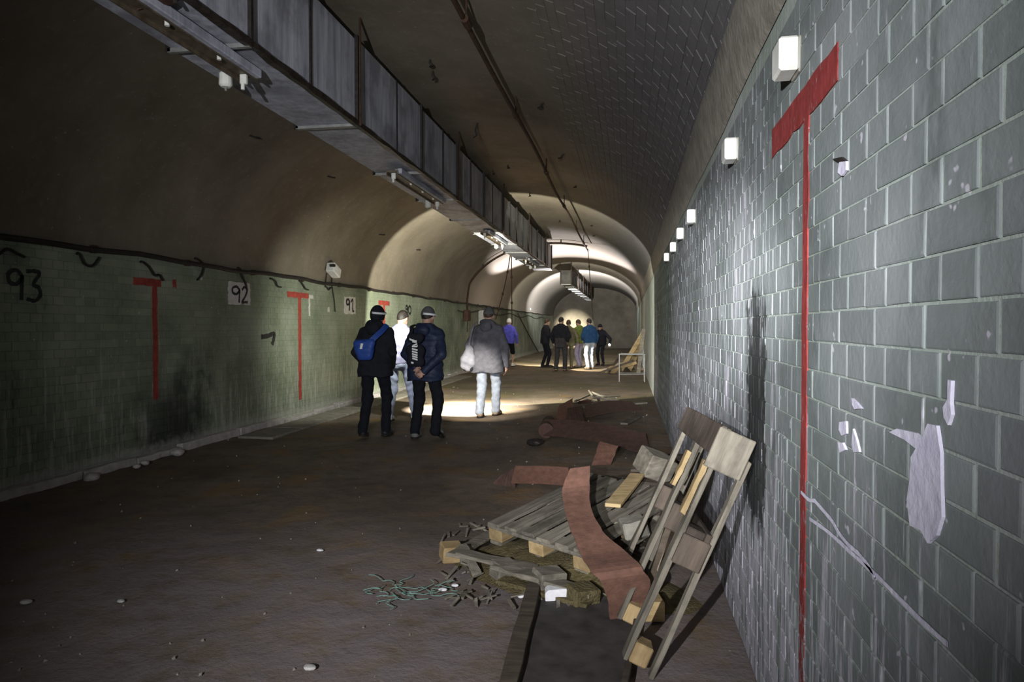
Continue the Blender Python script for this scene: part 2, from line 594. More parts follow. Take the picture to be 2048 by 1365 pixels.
def bumpy(x, y):
    return (0.010 * np.sin(2.1 * x + 1.3 * np.sin(1.1 * y)) * np.cos(1.7 * y + 0.6 * x) + 0.006 * np.sin(5.3 * x + 2 * y) * np.cos(4.1 * y - x)
            + 0.003 * np.sin(13 * x + 3 * np.sin(7 * y)) * np.cos(11 * y))


GZ = bumpy(GX, GY) - 0.008
GZ += rng.normal(0, 0.0022, GZ.shape) * (GY < 9)
nx, ny = len(xs), len(ys)
verts = np.stack([GX.ravel(), GY.ravel(), GZ.ravel()], 1).tolist()
faces = [(j * nx + i, j * nx + i + 1, (j + 1) * nx + i + 1, (j + 1) * nx + i) for j in range(ny - 1) for i in range(nx - 1)]
floor = tag(mesh_obj('floor', verts, faces, M['floor'], None, True), 'uneven earth and concrete floor of the tunnel, littered with dust', kind='structure')

# mortar backing of the two side walls (bricks stand proud of it)
REC = 0.0030
wall_right = MB().box((XR + REC + 0.15, 22.5, 1.2), (0.30, 51, 2.9)).build('wall_right', M['mortar_r'])
tag(wall_right, 'grey painted brick wall with pale mortar on the right', kind='structure')
wall_left = MB().box((XL - REC - 0.15, 22.5, 1.025), (0.30, 51, 2.45)).build('wall_left', M['mortar_l'])
tag(wall_left, 'green-grey painted brick wall on the left', kind='structure')

# vault
prof = []
NV = 72
for i in range(NV + 1):
    t = math.pi * i / NV
    if t <= math.pi / 2:
        prof.append((XTOP - (XTOP - XL) * math.cos(t), ZSL + (ZTOP - ZSL) * math.sin(t)))
    else:
        prof.append((XTOP - (XR - XTOP) * math.cos(t), ZSR + (ZTOP - ZSR) * math.sin(t)))
vy = [-3.0] + list(np.arange(0, YEND + 1.5, 1.0))
verts, faces = [], []
for yv in vy:
    verts += [(a, yv, b) for a, b in prof]
verts += [(a + (a - XTOP) * 0.08, yv, b + 0.25) for yv in (vy[0], vy[-1]) for a, b in prof]
m_ = NV + 1
for j in range(len(vy) - 1):
    for i in range(NV):
        faces.append((j * m_ + i, (j + 1) * m_ + i, (j + 1) * m_ + i + 1, j * m_ + i + 1))
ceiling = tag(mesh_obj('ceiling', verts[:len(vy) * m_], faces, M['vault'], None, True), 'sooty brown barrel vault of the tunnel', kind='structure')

# plaster strip where wall and vault meet on the right
trim = MB()
pts = []
for yv in np.arange(-2, YEND, 0.5):
    pts.append(yv)
vv, ff = [], []
for i, yv in enumerate(pts):
    j1, j2 = random.uniform(-.012, .012), random.uniform(-.012, .012)
    xi = XR - 0.055
    zi = vault_z(xi)
    vv += [(XR - 0.002, yv, 2.555 + j1), (XR - 0.014, yv, 2.57 + j1), (xi - 0.012, yv, zi - 0.03 + j2), (xi + 0.01, yv, zi + 0.02)]
for i in range(len(pts) - 1):
    o = i * 4
    for q in range(3):
        ff.append((o + q, o + q + 1, o + q + 5, o + q + 4))
tag(mesh_obj('trim_1', vv, ff, M['concrete'], None, True), 'grey plaster band between the right wall and the vault', kind='structure')

# far bulkhead
bk = []
for i, (a, b) in enumerate(prof):
    bk.append((a, YEND, b))
n0 = len(bk)
bk += [(XL, YEND, -0.1), (XR, YEND, -0.1)]
fc = [tuple([n0] + list(range(n0)) + [n0 + 1])]
bk2 = [(a, YEND + 0.2, b) for a, _, b in bk]
fc2 = [tuple(i + len(bk) for i in reversed(fc[0]))]
tag(mesh_obj('wall_end', bk + bk2, fc + fc2, M['dark_end']), 'dark end wall closing the far tunnel', kind='structure')

# baseboard on the left: rough lime-washed kerb
kerb = MB().box((XL + 0.02, 16, 0.012), (0.05, 30, 0.05)).build('baseboard_left', M['limestone'])
tag(kerb, 'broken pale kerb along the foot of the left wall', kind='structure')
yv = 1.0
while yv < 30:
    ln = random.uniform(0.7, 1.3)
    hh = random.uniform(0.05, 0.10)
    MB().beam((XL + 0.05, yv, hh / 2 - 0.01), (XL + 0.05 + random.uniform(-.01, .01), yv + ln - 0.02, hh / 2 - 0.01), 0.10 + random.uniform(-.02, .02), hh, (0, 0, 1), 6, 0.008).build('kerb_stone', M['limestone'], kerb, False, 0.008)
    yv += ln


# ------------------------------------------------------------------ bricks
def chamfer_brick(ly, lz, dep=0.02, ch=0.003):
    """brick front centred on origin, face towards -X, sits in the y/z plane"""
    a, b = ly / 2, lz / 2
    v = [(0, -a + ch, -b + ch), (0, a - ch, -b + ch), (0, a - ch, b - ch), (0, -a + ch, b - ch),
         (ch * 0.45, -a, -b), (ch * 0.45, a, -b), (ch * 0.45, a, b), (ch * 0.45, -a, b),
         (dep, -a, -b), (dep, a, -b), (dep, a, b), (dep, -a, b)]
    f = [(0, 3, 2, 1)]
    for i in range(4):
        j = (i + 1) % 4
        f.append((i, j, j + 4, i + 4))
        f.append((i + 4, j + 4, j + 8, i + 8))
    return v, f


def visible(p, margin=20):
    q = cam_m.transposed() @ (Vector(p) - Vector((0, 0, HC)))
    if q.z > -0.3:
        return 0
    px, py = CX + FPX * q.x / -q.z, CY - FPX * q.y / -q.z
    if -margin < px < 2048 + margin and -margin < py < 1365 + margin:
        return -q.z
    return 0


def brick_wall(parent, xface, sgn, course, pitch, z1, y0, y1, yphase, mat, joint, keep=300):
    cells = []
    rows = int(z1 / course)
    for r_ in range(rows):
        st = (r_ % 2 == 1)
        pt = pitch * 2 if st else pitch
        ph = yphase - (pitch * 1.5 if st else 0)
        n = int(math.floor((y0 - ph) / pt))
        yv = ph + n * pt
        while yv < y1:
            c = (xface, yv + pt / 2, (r_ + 0.5) * course)
            cells.append((st, c, pt))
            yv += pt
    sc = []
    for st, c, pt in cells:
        d = visible(c)
        area = 0 if d == 0 else pt * course * abs(xface) / d ** 3
        sc.append(area)
    order = np.argsort(-np.array(sc))
    meshes = {}
    for st in (False, True):
        pt = pitch * 2 if st else pitch
        for q in range(3):
            v, f = chamfer_brick(pt - joint * (0.8 + 0.25 * q), course - joint * (0.55 + 0.15 * q))
            v = [((xx if sgn > 0 else -xx) , yy + random.uniform(-.0012, .0012), zz + random.uniform(-.0012, .0012)) for xx, yy, zz in v]
            if sgn < 0:
                f = [tuple(reversed(t)) for t in f]
            me = bpy.data.meshes.new('brick')
            me.from_pydata(v, [], f)
            me.materials.append(mat)
            meshes[(st, q)] = me
    rest = MB()
    for rank, i in enumerate(order):
        st, c, pt = cells[i]
        q = random.randrange(3)
        dx = random.uniform(-0.0012, 0.0008) * sgn
        if rank < keep and sc[i] > 0:
            o = bpy.data.objects.new('brick', meshes[(st, q)])
            o.location = (c[0] + dx, c[1], c[2])
            o.rotation_euler = (random.uniform(-.005, .005), random.uniform(-.006, .006), random.uniform(-.004, .004))
            link(o, parent)
        else:
            me = meshes[(st, q)]
            rest.add([Vector((v.co.x + c[0] + dx, v.co.y + c[1], v.co.z + c[2])) for v in me.vertices], [tuple(pl.vertices) for pl in me.polygons])
    o = rest.build('brickwork', mat, parent)
    o['kind'] = 'stuff'
    return o


brick_wall(wall_right, XR, 1, 0.0829, 0.125, 2.56, 0.3, 14.0, 2.016, M['brick_r'], 0.0085)
brick_wall(wall_left, XL, -1, 0.0829, 0.125, 2.25, 3.0, 22.0, 2.0, M['brick_l'], 0.009)

# bricks showing in the right flank of the vault
vb = MB()
arc = []
t = 0.02
while t < 1.0:
    arc.append(t)
    dxz = math.hypot((XR - XTOP) * math.sin(t), (ZTOP - ZSR) * math.cos(t))
    t += 0.086 / dxz
for r_, t in enumerate(arc):
    cxx = XTOP + (XR - XTOP) * math.cos(t)
    czz = ZSR + (ZTOP - ZSR) * math.sin(t)
    tx, tz = -(XR - XTOP) * math.sin(t), (ZTOP - ZSR) * math.cos(t)
    ln = math.hypot(tx, tz)
    T = Vector((tx / ln, 0, tz / ln))
    N = Vector((T.z, 0, -T.x))
    if N.x < 0:
        N = -N
    yv = 0.5 + (0.13 if r_ % 2 else 0)
    while yv < 13:
        v, f = chamfer_brick(0.25 - 0.006, 0.086 - 0.006, 0.014, 0.004)
        off = random.uniform(-0.002, 0.002) - 0.005
        c = Vector((cxx, yv + 0.125, czz))
        vb.add([c + N * (a + off) + Vector((0, b, 0)) + T * c_ for a, b, c_ in v], f)
        yv += 0.252
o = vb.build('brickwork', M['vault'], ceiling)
o['kind'] = 'stuff'

# drain covers along the left wall
for i in range(14):
    yv = 8.6 + i * 0.82
    MB().box((XL + 0.42, yv, 0.0), (0.50, 0.80, 0.04)).build('drain_slab', M['concrete'], floor, False, 0.01).rotation_euler = (0, 0, 0)

# ------------------------------------------------------------------ painted marks and patches on the walls
def wall_poly(name, pts2, side, mat, parent, thick=0.003, label=None, lift=0.0025):
    """flat polygon on a side wall; pts2 = (y, z)"""
    xf = XR - lift if side > 0 else XL + lift
    n = len(pts2)
    v = [(xf, a, b) for a, b in pts2] + [(xf + (thick + 0.003) * side, a, b) for a, b in pts2]
    f = [tuple(range(n)) if side < 0 else tuple(reversed(range(n)))]
    for i in range(n):
        j = (i + 1) % n
        f.append((i, j, j + n, i + n))
    o = mesh_obj(name, v, f, mat, parent)
    if label:
        o['label'] = label
    return o


def edge_rect(y0, y1, z0, z1, jit=0.006, n=10):
    pts = []
    for i in range(n):
        pts.append((y0 + (y1 - y0) * i / n, z0 + random.uniform(-jit, jit)))
    for i in range(n):
        pts.append((y1 + random.uniform(-jit, jit), z0 + (z1 - z0) * i / n))
    for i in range(n):
        pts.append((y1 - (y1 - y0) * i / n, z1 + random.uniform(-jit, jit)))
    for i in range(n):
        pts.append((y0 + random.uniform(-jit, jit), z1 - (z1 - z0) * i / n))
    return pts


def mark_T(side, ypole, ybar0, ybar1, zb0, zb1, zfoot, wpole, mat, parent, label):
    r = wall_poly('red_mark', edge_rect(ybar0, ybar1, zb0, zb1, 0.005), side, mat, parent, 0.001, label, 0.0022)
    wall_poly('mark_stem', edge_rect(ypole - wpole / 2, ypole + wpole / 2, zfoot, zb0 + 0.01, 0.006, 30), side, mat, r, 0.001, None, 0.0018)


mark_T(1, 2.17, 1.86, 2.66, 2.075, 2.175, 0.02, 0.06, M['red'], wall_right, 'red painted T mark on the grey brick wall')
# red T marks on the left wall (positions read off along the wall)
for pxa, pxb, pxs, ya, yb, yf, ws in ((266, 322, 309, 557, 572, 800, 0.08), (574, 617, 599, 585, 596, 800, 0.10), (757, 779, 768, 602, 611, 760, 0.13)):
    pa, pb, ps = at(pxa, ya, x=XL), at(pxb, ya, x=XL), at(pxs, ya, x=XL)
    zt = at((pxa + pxb) / 2, ya, x=XL).z
    zb = at((pxa + pxb) / 2, yb, x=XL).z
    zf = max(0.25, at(pxs, yf, x=XL).z)
    mark_T(-1, ps.y, pa.y, pb.y, zb, zt, zf, ws, M['red_dark'], wall_left, 'red painted T mark on the green-grey brick wall')


def stroke(paths, ybase, zbase, wy, hz, wd, side, mat, parent, name, label, lift=0.006):
    """digits drawn with a brush: each path is a list of (u,v) in 0..1"""
    mb = MB()
    xf = XR - lift if side > 0 else XL + lift
    for path in paths:
        pts = smooth_path([Vector((u, v, 0)) for u, v in path], 6)
        L_ = [Vector((xf, ybase + q.x * wy, zbase + q.y * hz)) for q in pts]
        m = len(L_)
        v, f = [], []
        for i in range(m):
            d = (L_[min(i + 1, m - 1)] - L_[max(i - 1, 0)]).normalized()
            nrm = Vector((0, -d.z, d.y)) * wd / 2 * random.uniform(0.8, 1.15)
            v += [L_[i] - nrm, L_[i] + nrm, L_[i] + nrm + Vector((side * 0.002, 0, 0)), L_[i] - nrm + Vector((side * 0.002, 0, 0))]
        for i in range(m - 1):
            o = i * 4
            for q in range(4):
                f.append((o + q, o + 4 + q, o + 4 + (q + 1) % 4, o + (q + 1) % 4))
        mb.add(v, f)
    o = mb.build(name, mat, parent)
    if label:
        o['label'] = label
    return o


NINE = [[(0.92, 0.80), (0.55, 0.98), (0.08, 0.86), (0.12, 0.58), (0.55, 0.52), (0.90, 0.72), (0.92, 0.80), (0.90, 0.4), (0.86, 0.0)]]
THREE = [[(0.05, 0.97), (0.6, 1.0), (0.92, 0.92), (0.5, 0.56), (0.85, 0.45), (0.95, 0.2), (0.6, 0.0), (0.05, 0.05)]]
TWO = [[(0.1, 0.80), (0.45, 1.0), (0.85, 0.82), (0.6, 0.45), (0.08, 0.03), (0.5, 0.05), (0.95, 0.06)]]
ONE = [[(0.1, 0.75), (0.6, 1.0), (0.6, 0.5), (0.6, 0.0), (0.95, 0.0)]]
ZERO = [[(0.5, 1.0), (0.1, 0.75), (0.1, 0.25), (0.5, 0.0), (0.9, 0.25), (0.9, 0.75), (0.5, 1.0)]]


def number(pxa, pxm, pxb, pyt, pyb, digs, wd, panel=None, label=None, panel_label=None):
    a, m_, b = at(pxa, pyt, x=XL), at(pxm, pyt, x=XL), at(pxb, pyt, x=XL)
    zt = at(pxm, pyt, x=XL).z
    zb = at(pxm, pyb, x=XL).z
    par = wall_left
    if panel:
        q0, q1 = at(panel[0], panel[1], x=XL), at(panel[2], panel[3], x=XL)
        par = wall_poly('number_panel', edge_rect(q0.y, q1.y, at(panel[0], panel[3], x=XL).z, at(panel[0], panel[1], x=XL).z, 0.012), -1, M['white_paint'], wall_left, 0.002, panel_label, 0.004)
    stroke(digs[0], a.y, zb, (m_.y - a.y) * 0.86, zt - zb, wd, -1, M['black_paint'], par, 'painted_digit', None, 0.0075)
    stroke(digs[1], m_.y, zb, b.y - m_.y, zt - zb, wd, -1, M['black_paint'], par, 'painted_digit', None, 0.0075)


number(14, 50, 80, 541, 601, (NINE, THREE), 0.035)
number(463, 482, 495, 574, 606, (NINE, TWO), 0.035, (456, 563, 500, 608), None, 'white square with the black number 92')
number(692, 700, 708, 599, 622, (NINE, ONE), 0.045, (688, 593, 711, 628), None, 'white square with the black number 91')
number(811, 816, 822, 612, 628, (NINE, ZERO), 0.05)

# white smears beside the second left mark
for (a, b, c, d) in ((618, 590, 626, 597), (617, 597, 620, 632), (655, 615, 659, 624), (345, 560, 352, 575), (395, 553, 404, 559)):
    q0, q1 = at(a, b, x=XL), at(c, d, x=XL)
    wall_poly('paint_smear', edge_rect(q0.y, q1.y, at(a, d, x=XL).z, at(a, b, x=XL).z, 0.01), -1, M['white_paint'] if a != 345 else M['red_dark'], wall_left, 0.002, None, 0.005)
# black arrow-like smear on the left wall
q = at(535, 674, x=XL)
stroke([[(0, 0.55), (0.5, 0.6), (1.0, 0.75), (0.98, 0.4), (0.85, 0.0)]], q.y - 0.18, q.z - 0.12, 0.36, 0.22, 0.07, -1, M['black_paint'], wall_left, 'soot_smear', None, 0.006)

# plaster patches and cracks on the right wall, outlines read along the wall
def patch(pix, name='plaster_patch', mat=None, lift=0.006):
    pts = []
    for i, (a, b) in enumerate(pix):
        q = at(a, b, x=XR)
        pts.append((q.y, q.z))
    return wall_poly(name, list(reversed(pts)), 1, mat or M['plaster'], wall_right, 0.003, None, lift)


patch([(1784, 865), (1800, 858), (1836, 866), (1850, 878), (1862, 848), (1880, 852), (1888, 905), (1889, 970), (1891, 1035), (1880, 1072), (1862, 1088), (1848, 1062), (1826, 1052), (1820, 1000), (1826, 960), (1828, 915), (1838, 898), (1815, 880)])
patch([(1708, 797), (1717, 805), (1728, 818), (1714, 819), (1709, 810)])
patch([(1683, 845), (1697, 843), (1698, 868), (1688, 872), (1682, 860)])
patch([(1711, 858), (1718, 880), (1724, 905), (1712, 905), (1708, 890)])
patch([(1903, 760), (1910, 762), (1908, 805), (1910, 830), (1903, 851), (1895, 835), (1893, 815), (1902, 800)])
patch([(1680, 885), (1690, 886), (1696, 900), (1684, 906)])
patch([(1684, 320), (1697, 322), (1697, 340), (1688, 352), (1680, 345)], 'plaster_patch')
patch([(1670, 318), (1688, 314), (1698, 322), (1680, 324)], 'hole_shade', M['iron'], 0.007)  # flat dark patch standing in for the shade inside a hole
for pts in ([(1622, 1038), (1660, 1065), (1710, 1110), (1755, 1150), (1800, 1195), (1850, 1245), (1900, 1290)],
            [(1632, 1002), (1665, 1040), (1680, 1065), (1700, 1090), (1722, 1110), (1745, 1140), (1752, 1158)],
            [(1605, 985), (1620, 1000), (1632, 1002)]):
    L_ = [at(a, b, x=XR) for a, b in pts]
    y0_, z0_ = L_[0].y, L_[0].z
    stroke([[(q.y - y0_, q.z - z0_) for q in L_]], y0_, z0_, 1, 1, 0.010, 1, M['plaster'], wall_right, 'crack_line', None, 0.005)

# ------------------------------------------------------------------ porcelain blocks on the right wall
def porcelain_block(y, z, label):
    t = empty('insulator_block', (XR, y, z), label, 'insulator', 'white blocks along the top of the right wall')
    MB().box((-0.034, 0, 0), (0.062, 0.115, 0.105)).build('block', M['white_pl'], t, False, 0.008)
    MB().box((-0.002, 0, -0.002), (0.010, 0.100, 0.112)).build('backing_plate', M['concrete'], t, False, 0.003)


blk = [(1574, 118, 'nearest and largest white block high on the right wall'), (1461, 302, 'second nearest white block high on the right wall'),
       (1382, 434, 'third white block along the top of the right wall'), (1360, 468, 'fourth white block along the top of the right wall'),
       (1346, 495, 'fifth small white block along the top of the right wall'), (1333, 515, 'farthest tiny white block on the right wall')]
for a, b, lb in blk:
    q = at(a, b, x=XR - 0.03)
    porcelain_block(q.y, q.z, lb)

# ------------------------------------------------------------------ ducts
XD0, XD1, ZD0, ZD1 = -2.95, -2.40, 3.265, 4.02


def duct(label, bounds, thick, hangers, XD0=XD0, ZD1=ZD1, mat=None):
    mat = mat or M['duct']
    root = empty('ventilation_duct', ((XD0 + XD1) / 2, bounds[0], ZD0), label, 'duct')
    ox, oy, oz = root.location
    for a, b in zip(bounds[:-1], bounds[1:]):
        mb = MB()
        g = 0.006
        s = random.uniform(-0.006, 0.006)
        mb.box(((XD0 + XD1) / 2 - ox + s, (a + b) / 2 - oy, (ZD0 + ZD1) / 2 - oz + s), (XD1 - XD0, b - a - g, ZD1 - ZD0))
        sec = mb.build('duct_section', mat, root, False, 0.008)
        mid = (a + b) / 2 + random.uniform(-.2, .2)
        MB().box((XD1 + 0.004 - ox, mid - oy, (ZD0 + ZD1) / 2 - oz), (0.016, 0.02, ZD1 - ZD0)).build('seam', M['iron'], sec)
    for i, b in enumerate(bounds):
        big = b in thick
        wd = 0.05 if big else 0.028
        for fx in (XD1 + 0.012, XD0 - 0.012):
            MB().box((fx - ox, b - oy, (ZD0 + ZD1) / 2 - oz), (0.034, wd, ZD1 - ZD0 + 0.04)).build('flange', M['iron'], root)
        MB().box(((XD0 + XD1) / 2 - ox, b - oy, ZD0 - 0.012 - oz), (XD1 - XD0 + 0.03, wd, 0.028)).build('bottom_flange', M['steel'], root)
    # rusty angle iron running under the right edge
    MB().beam((XD1 + 0.008 - ox, 0, ZD0 - 0.004 - oz), (XD1 + 0.008 - ox, bounds[-1] - oy, ZD0 - 0.004 - oz), 0.05, 0.038, (0, 0, 1), int((bounds[-1] - bounds[0]) / 0.16), 0.007).build('edge_angle', M['edge'], root)
    for hy in hangers:
        for hx in (XD0 - 0.04, XD1 + 0.04):
            MB().tube([(hx - ox, hy - oy, ZD0 - 0.02 - oz), (hx - ox, hy - oy, vault_z(hx) + 0.02 - oz)], 0.011, 6).build('hanger_rod', M['rust'], root)
    return root


d1 = duct('long grey sheet-metal ventilation duct hung under the vault, nearer run', [0.6, 2.3, 4.05, 5.8, 7.7, 9.4, 11.2, 12.9, 14.6, 16.3, 18.0, 19.7, 21.4], (5.8, 9.4), (2.3, 5.8, 9.4, 12.9, 16.3, 19.7))
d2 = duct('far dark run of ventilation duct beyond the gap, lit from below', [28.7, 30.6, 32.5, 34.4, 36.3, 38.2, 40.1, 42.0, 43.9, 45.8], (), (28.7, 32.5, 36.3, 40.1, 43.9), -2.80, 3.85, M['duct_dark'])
# broken bracket hanging at the near end
q = Vector((XD1 - 0.15, 3.35, ZD0))
br = empty('torn_bracket', q, 'torn rusty bracket hanging under the near duct edge', 'bracket')
MB().strip([(0.17, 0.0, 0.0), (0.08, 0.02, -0.03), (0.0, 0.05, -0.05), (-0.10, 0.03, -0.07)], [(0, 0.05, 0.01), (0, 0.06, 0.0), (0, 0.045, 0.01), (0, 0.02, 0.01)], 0.008).build('bent_plate', M['rust'], br)
MB().tube([(0.12, 0.03, 0.02), (0.12, 0.03, -0.06)], 0.012, 6).build('bolt', M['iron'], br)


def lamp_fixture(x, y0, y1, label):
    root = empty('fluorescent_fixture', (x, y0, ZD0 - 0.03), label, 'light fixture', 'dead strip lights under the duct')
    L_ = y1 - y0
    pf = [(-0.071, -0.07), (-0.071, -0.025), (0.071, -0.025), (0.071, -0.07), (0.059, -0.07), (0.059, -0.045), (-0.059, -0.045), (-0.059, -0.07)]
    MB().add([(a_, 0, b_) for a_, b_ in pf] + [(a_, L_, b_) for a_, b_ in pf],
             [(i, (i + 1) % 8, (i + 1) % 8 + 8, i + 8) for i in range(8)] + [(1, 6, 7, 0), (2, 3, 4, 5), (1, 2, 5, 6), (8, 15, 14, 9), (13, 12, 11, 10), (14, 13, 10, 9)]).build('tray', M['tray'], root)
    MB().box((0.085, L_ / 2, -0.03), (0.05, L_ * 0.985, 0.06)).build('ballast_channel', M['duct'], root, False, 0.006)
    for s in (0.03, 0.97):
        h = MB().box((0.0, L_ * s, -0.075), (0.05, 0.03, 0.07)).build('lamp_holder', M['white_pl'], root, False, 0.006)
        MB().tube([(0, L_ * s - 0.012, -0.105), (0, L_ * s - 0.012, -0.15)], 0.013, 8).build('contact', M['white_pl'], h)
    for s in (0.3, 0.55, 0.8):
        MB().tube([(0.035, L_ * s, -0.045), (0.035, L_ * s, -0.075)], 0.014, 8).build('clip', M['white_pl'], root)
    st = MB().tube([(-0.13, L_ * 0.965, -0.02), (-0.13, L_ * 0.965, -0.035), (-0.13, L_ * 0.965, -0.11), (-0.13, L_ * 0.965, -0.125)], [0.03, 0.042, 0.045, 0.03], 14).build('starter_can', M['white_pl'], root)
    MB().tube([(-0.13, L_ * 0.965, -0.124), (-0.13, L_ * 0.965, -0.15)], 0.008, 6).build('pin', M['steel'], st)
    MB().tube([(-0.13, L_ * 0.965, -0.02), (-0.10, L_ * 0.965, -0.02), (-0.03, L_ * 0.965, -0.03)], 0.012, 6).build('arm', M['steel'], root)
    for s in (0.1, 0.9):
        MB().box((0, L_ * s, -0.005), (0.05, 0.04, 0.07)).build('bracket', M['steel'], root)
    return root


for x_, a, b, lb in ((-2.62, 2.42, 4.42, 'nearest long dead strip light with a white starter can, under the duct'),
                     (-2.62, 7.35, 9.25, 'second dead strip light fixture along the underside of the duct'),
                     (-2.62, 12.3, 14.2, 'third small dead strip light under the duct'),
                     (-2.62, 17.4, 19.3, 'farthest dead strip light near the end of the duct')):
    lamp_fixture(x_, a, b, lb)

# ------------------------------------------------------------------ pipes and cables
root = empty('ceiling_pipe', (-1.27, 0, 3.86), 'thin dark rusty pipe running along the crown of the vault', 'pipe')
pts = [(0.012 * math.sin(yv * 0.9), yv, 0.012 * math.cos(yv * 1.3)) for yv in np.arange(-0.5, 21.6, 0.4)]
MB().tube(pts, 0.021, 8).build('pipe', M['rust'], root)
for yv in (2.9, 5.3, 7.7, 10.6, 13.6, 16.8, 19.6):
    MB().tube([(0.0, yv - 0.07, 0), (0.0, yv + 0.07, 0)], 0.034, 8).build('coupling', M['rust'], root)
    MB().tube([(0.0, yv, 0.0), (0.0, yv, vault_z(-1.27) - 3.86 + 0.03)], 0.010, 6).build('hanger', M['rust'], root)

YT = 21.45
pts = [(-5.12, YT, 1.95), (-5.12, YT, 2.35)]
for x_ in np.arange(-5.05, -1.15, 0.13):
    pts.append((x_, YT, vault_z(x_) - 0.10))
root = empty('arch_pipe', (-5.12, YT, 1.95), 'rusty pipe bent across the vault from the wall box', 'pipe')
MB().tube([Vector(q_) - Vector((-5.12, YT, 1.95)) for q_ in smooth_path(pts, 2)], 0.035, 8).build('pipe', M['rust'], root)
for x_ in (-4.6, -3.3, -2.1):
    z_ = vault_z(x_)
    MB().box((x_ + 5.12, 0, z_ - 0.06 - 1.95), (0.03, 0.10, 0.14)).build('clip', M['iron'], root)

bx = empty('junction_box', (XL + 0.10, YT, 1.66), 'rusty red-brown junction box under the arch pipe on the left wall', 'junction box')
MB().box((0, 0, 0.17), (0.16, 0.34, 0.36)).build('housing', M['rust_sheet2'], bx, False, 0.012)
MB().box((0.085, 0, 0.17), (0.014, 0.28, 0.30)).build('cover', M['rust'], bx, False, 0.006)
MB().tube(smooth_path([(0.03, -0.1, 0.0), (0.04, -0.13, -0.12), (0.02, -0.08, -0.25), (0.03, -0.1, -0.36)], 4), 0.012, 6).build('loose_wire', M['iron'], bx)
# pale cabinet beside it
pc = empty('wall_cabinet', (XL + 0.09, 24.0, 1.45), 'pale grey box on the left wall beyond the junction box', 'cabinet')
MB().box((0, 0, 0.3), (0.16, 1.0, 0.6)).build('housing', M['white_paint'], pc, False, 0.012)
MB().box((0.085, 0.0, 0.3), (0.012, 0.86, 0.5)).build('cover', M['white_paint'], pc, False, 0.006)

root = empty('wall_cable', (XL + 0.05, 0, 2.22), 'thick dark cable running along the top of the left wall', 'cable')
pts = []
for yv in np.arange(2.0, 46, 0.35):
    pts.append((0.0, yv, 0.012 * math.sin(yv * 2.1) + 0.008 * math.sin(yv * 5)))
MB().tube(pts, 0.028, 8).build('cable', M['iron'], root)
for yv in np.arange(4.5, 30, 1.45):
    MB().box((-0.02, yv, 0), (0.06, 0.03, 0.075)).build('cable_clip', M['rust'], root)
root = empty('lower_cable', (XL + 0.04, 0, 2.0), 'thinner cable sagging along the left wall behind the group', 'cable')
pts = [(0, yv, 0.06 * math.sin(yv * 1.1)) for yv in np.arange(20.5, 46, 0.4)]
MB().tube(pts, 0.02, 6).build('cable', M['iron'], root)
o_ = MB().tube(smooth_path([at(1036, 628, x=XL + 0.03), at(1050, 655, x=XL + 0.03), at(1066, 685, x=XL + 0.03), at(1078, 706, x=XL + 0.03)], 5), 0.02, 6).build('slack_cable', M['iron'])
tag(o_, 'slack cable hanging diagonally down the far left wall', 'cable')

# hanging chains and cord
def hanging(name, a, b, sag, r, label, cat, knots):
    a, b = Vector(a), Vector(b)
    root = empty(name, a, label, cat)
    pts = []
    for i in range(13):
        t = i / 12
        q = (b - a) * t + Vector((sag * math.sin(math.pi * t), 0, 0))
        pts.append(q)
    MB().tube(pts, r, 6).build('cord', M['rust'], root)
    for t in knots:
        q = (b - a) * t + Vector((sag * math.sin(math.pi * t), 0, 0))
        MB().tube([q + Vector((0, 0, 0.05)), q, q - Vector((0, 0, 0.05))], [r * 1.2, r * 2.6, r * 1.2], 6).build('knot', M['rust'], root)


zc = vault_z(-3.7) - 0.12
hanging('hanging_chain', (-3.70, YT, zc), at(991, 640, y=YT), 0.05, 0.016, 'slanting rusty chain hanging from the arch pipe', 'chain', (0.3, 0.62, 0.85))
hanging('hanging_chain', (-3.68, YT, zc), at(1024, 650, y=YT), 0.0, 0.016, 'straight rusty chain hanging from the arch pipe', 'chain', (0.35, 0.7))
hanging('dangling_rope', (-1.26, YT, 3.90), at(1186, 640, y=YT), 0.0, 0.012, 'long dark cord hanging from the end of the ceiling pipe', 'cord', (0.25, 0.6))

# hooks under the cable on the left wall
def hook(name, loc, pts, r, label, group, cat='hook', d=None):
    o = MB().tube(smooth_path(pts, 4), r, 6).build(name, M['iron'])
    o.location = loc
    if d is not None:
        o.rotation_euler = d
    return tag(o, label, cat, group)


wh = [(24, 511, 'flattest hook above the number 93'), (180, 523, 'U-shaped iron hook on the left wall between 93 and the first red mark'), (306, 545, 'wavy iron hook right above the first red mark'),
      (398, 541, 'iron hook bent like a question mark left of the number 92'), (486, 560, 'iron hook directly above the white square 92'),
      (553, 567, 'small wavy hook between 92 and the second red mark'), (609, 573, 'small wavy hook above the second red mark'), (659, 577, 'faint little hook below the white wall lamp')]
shapes = [[(0, -.12, 0), (0, -.04, .05), (0, .05, .02), (0, .12, .0)], [(0, -.13, .06), (0, -.07, -.03), (0, .03, -.04), (0, .12, .05)], [(0, -.16, .10), (0, -.06, .05), (0, .02, -.03), (0, .10, -.02), (0, .16, -.08)],
          [(0, -.04, .14), (0, .08, .08), (0, .05, -.04), (0, -.04, -.12)], [(0, -.09, .15), (0, -.04, .05), (0, .05, -.04), (0, .10, -.14)],
          [(0, -.14, .06), (0, -.03, .03), (0, .03, -.04), (0, .14, -.05)], [(0, -.14, .08), (0, -.05, .02), (0, .04, -.04), (0, .14, -.05)], [(0, -.12, .02), (0, -.04, -.03), (0, .04, .01), (0, .12, .02)]]
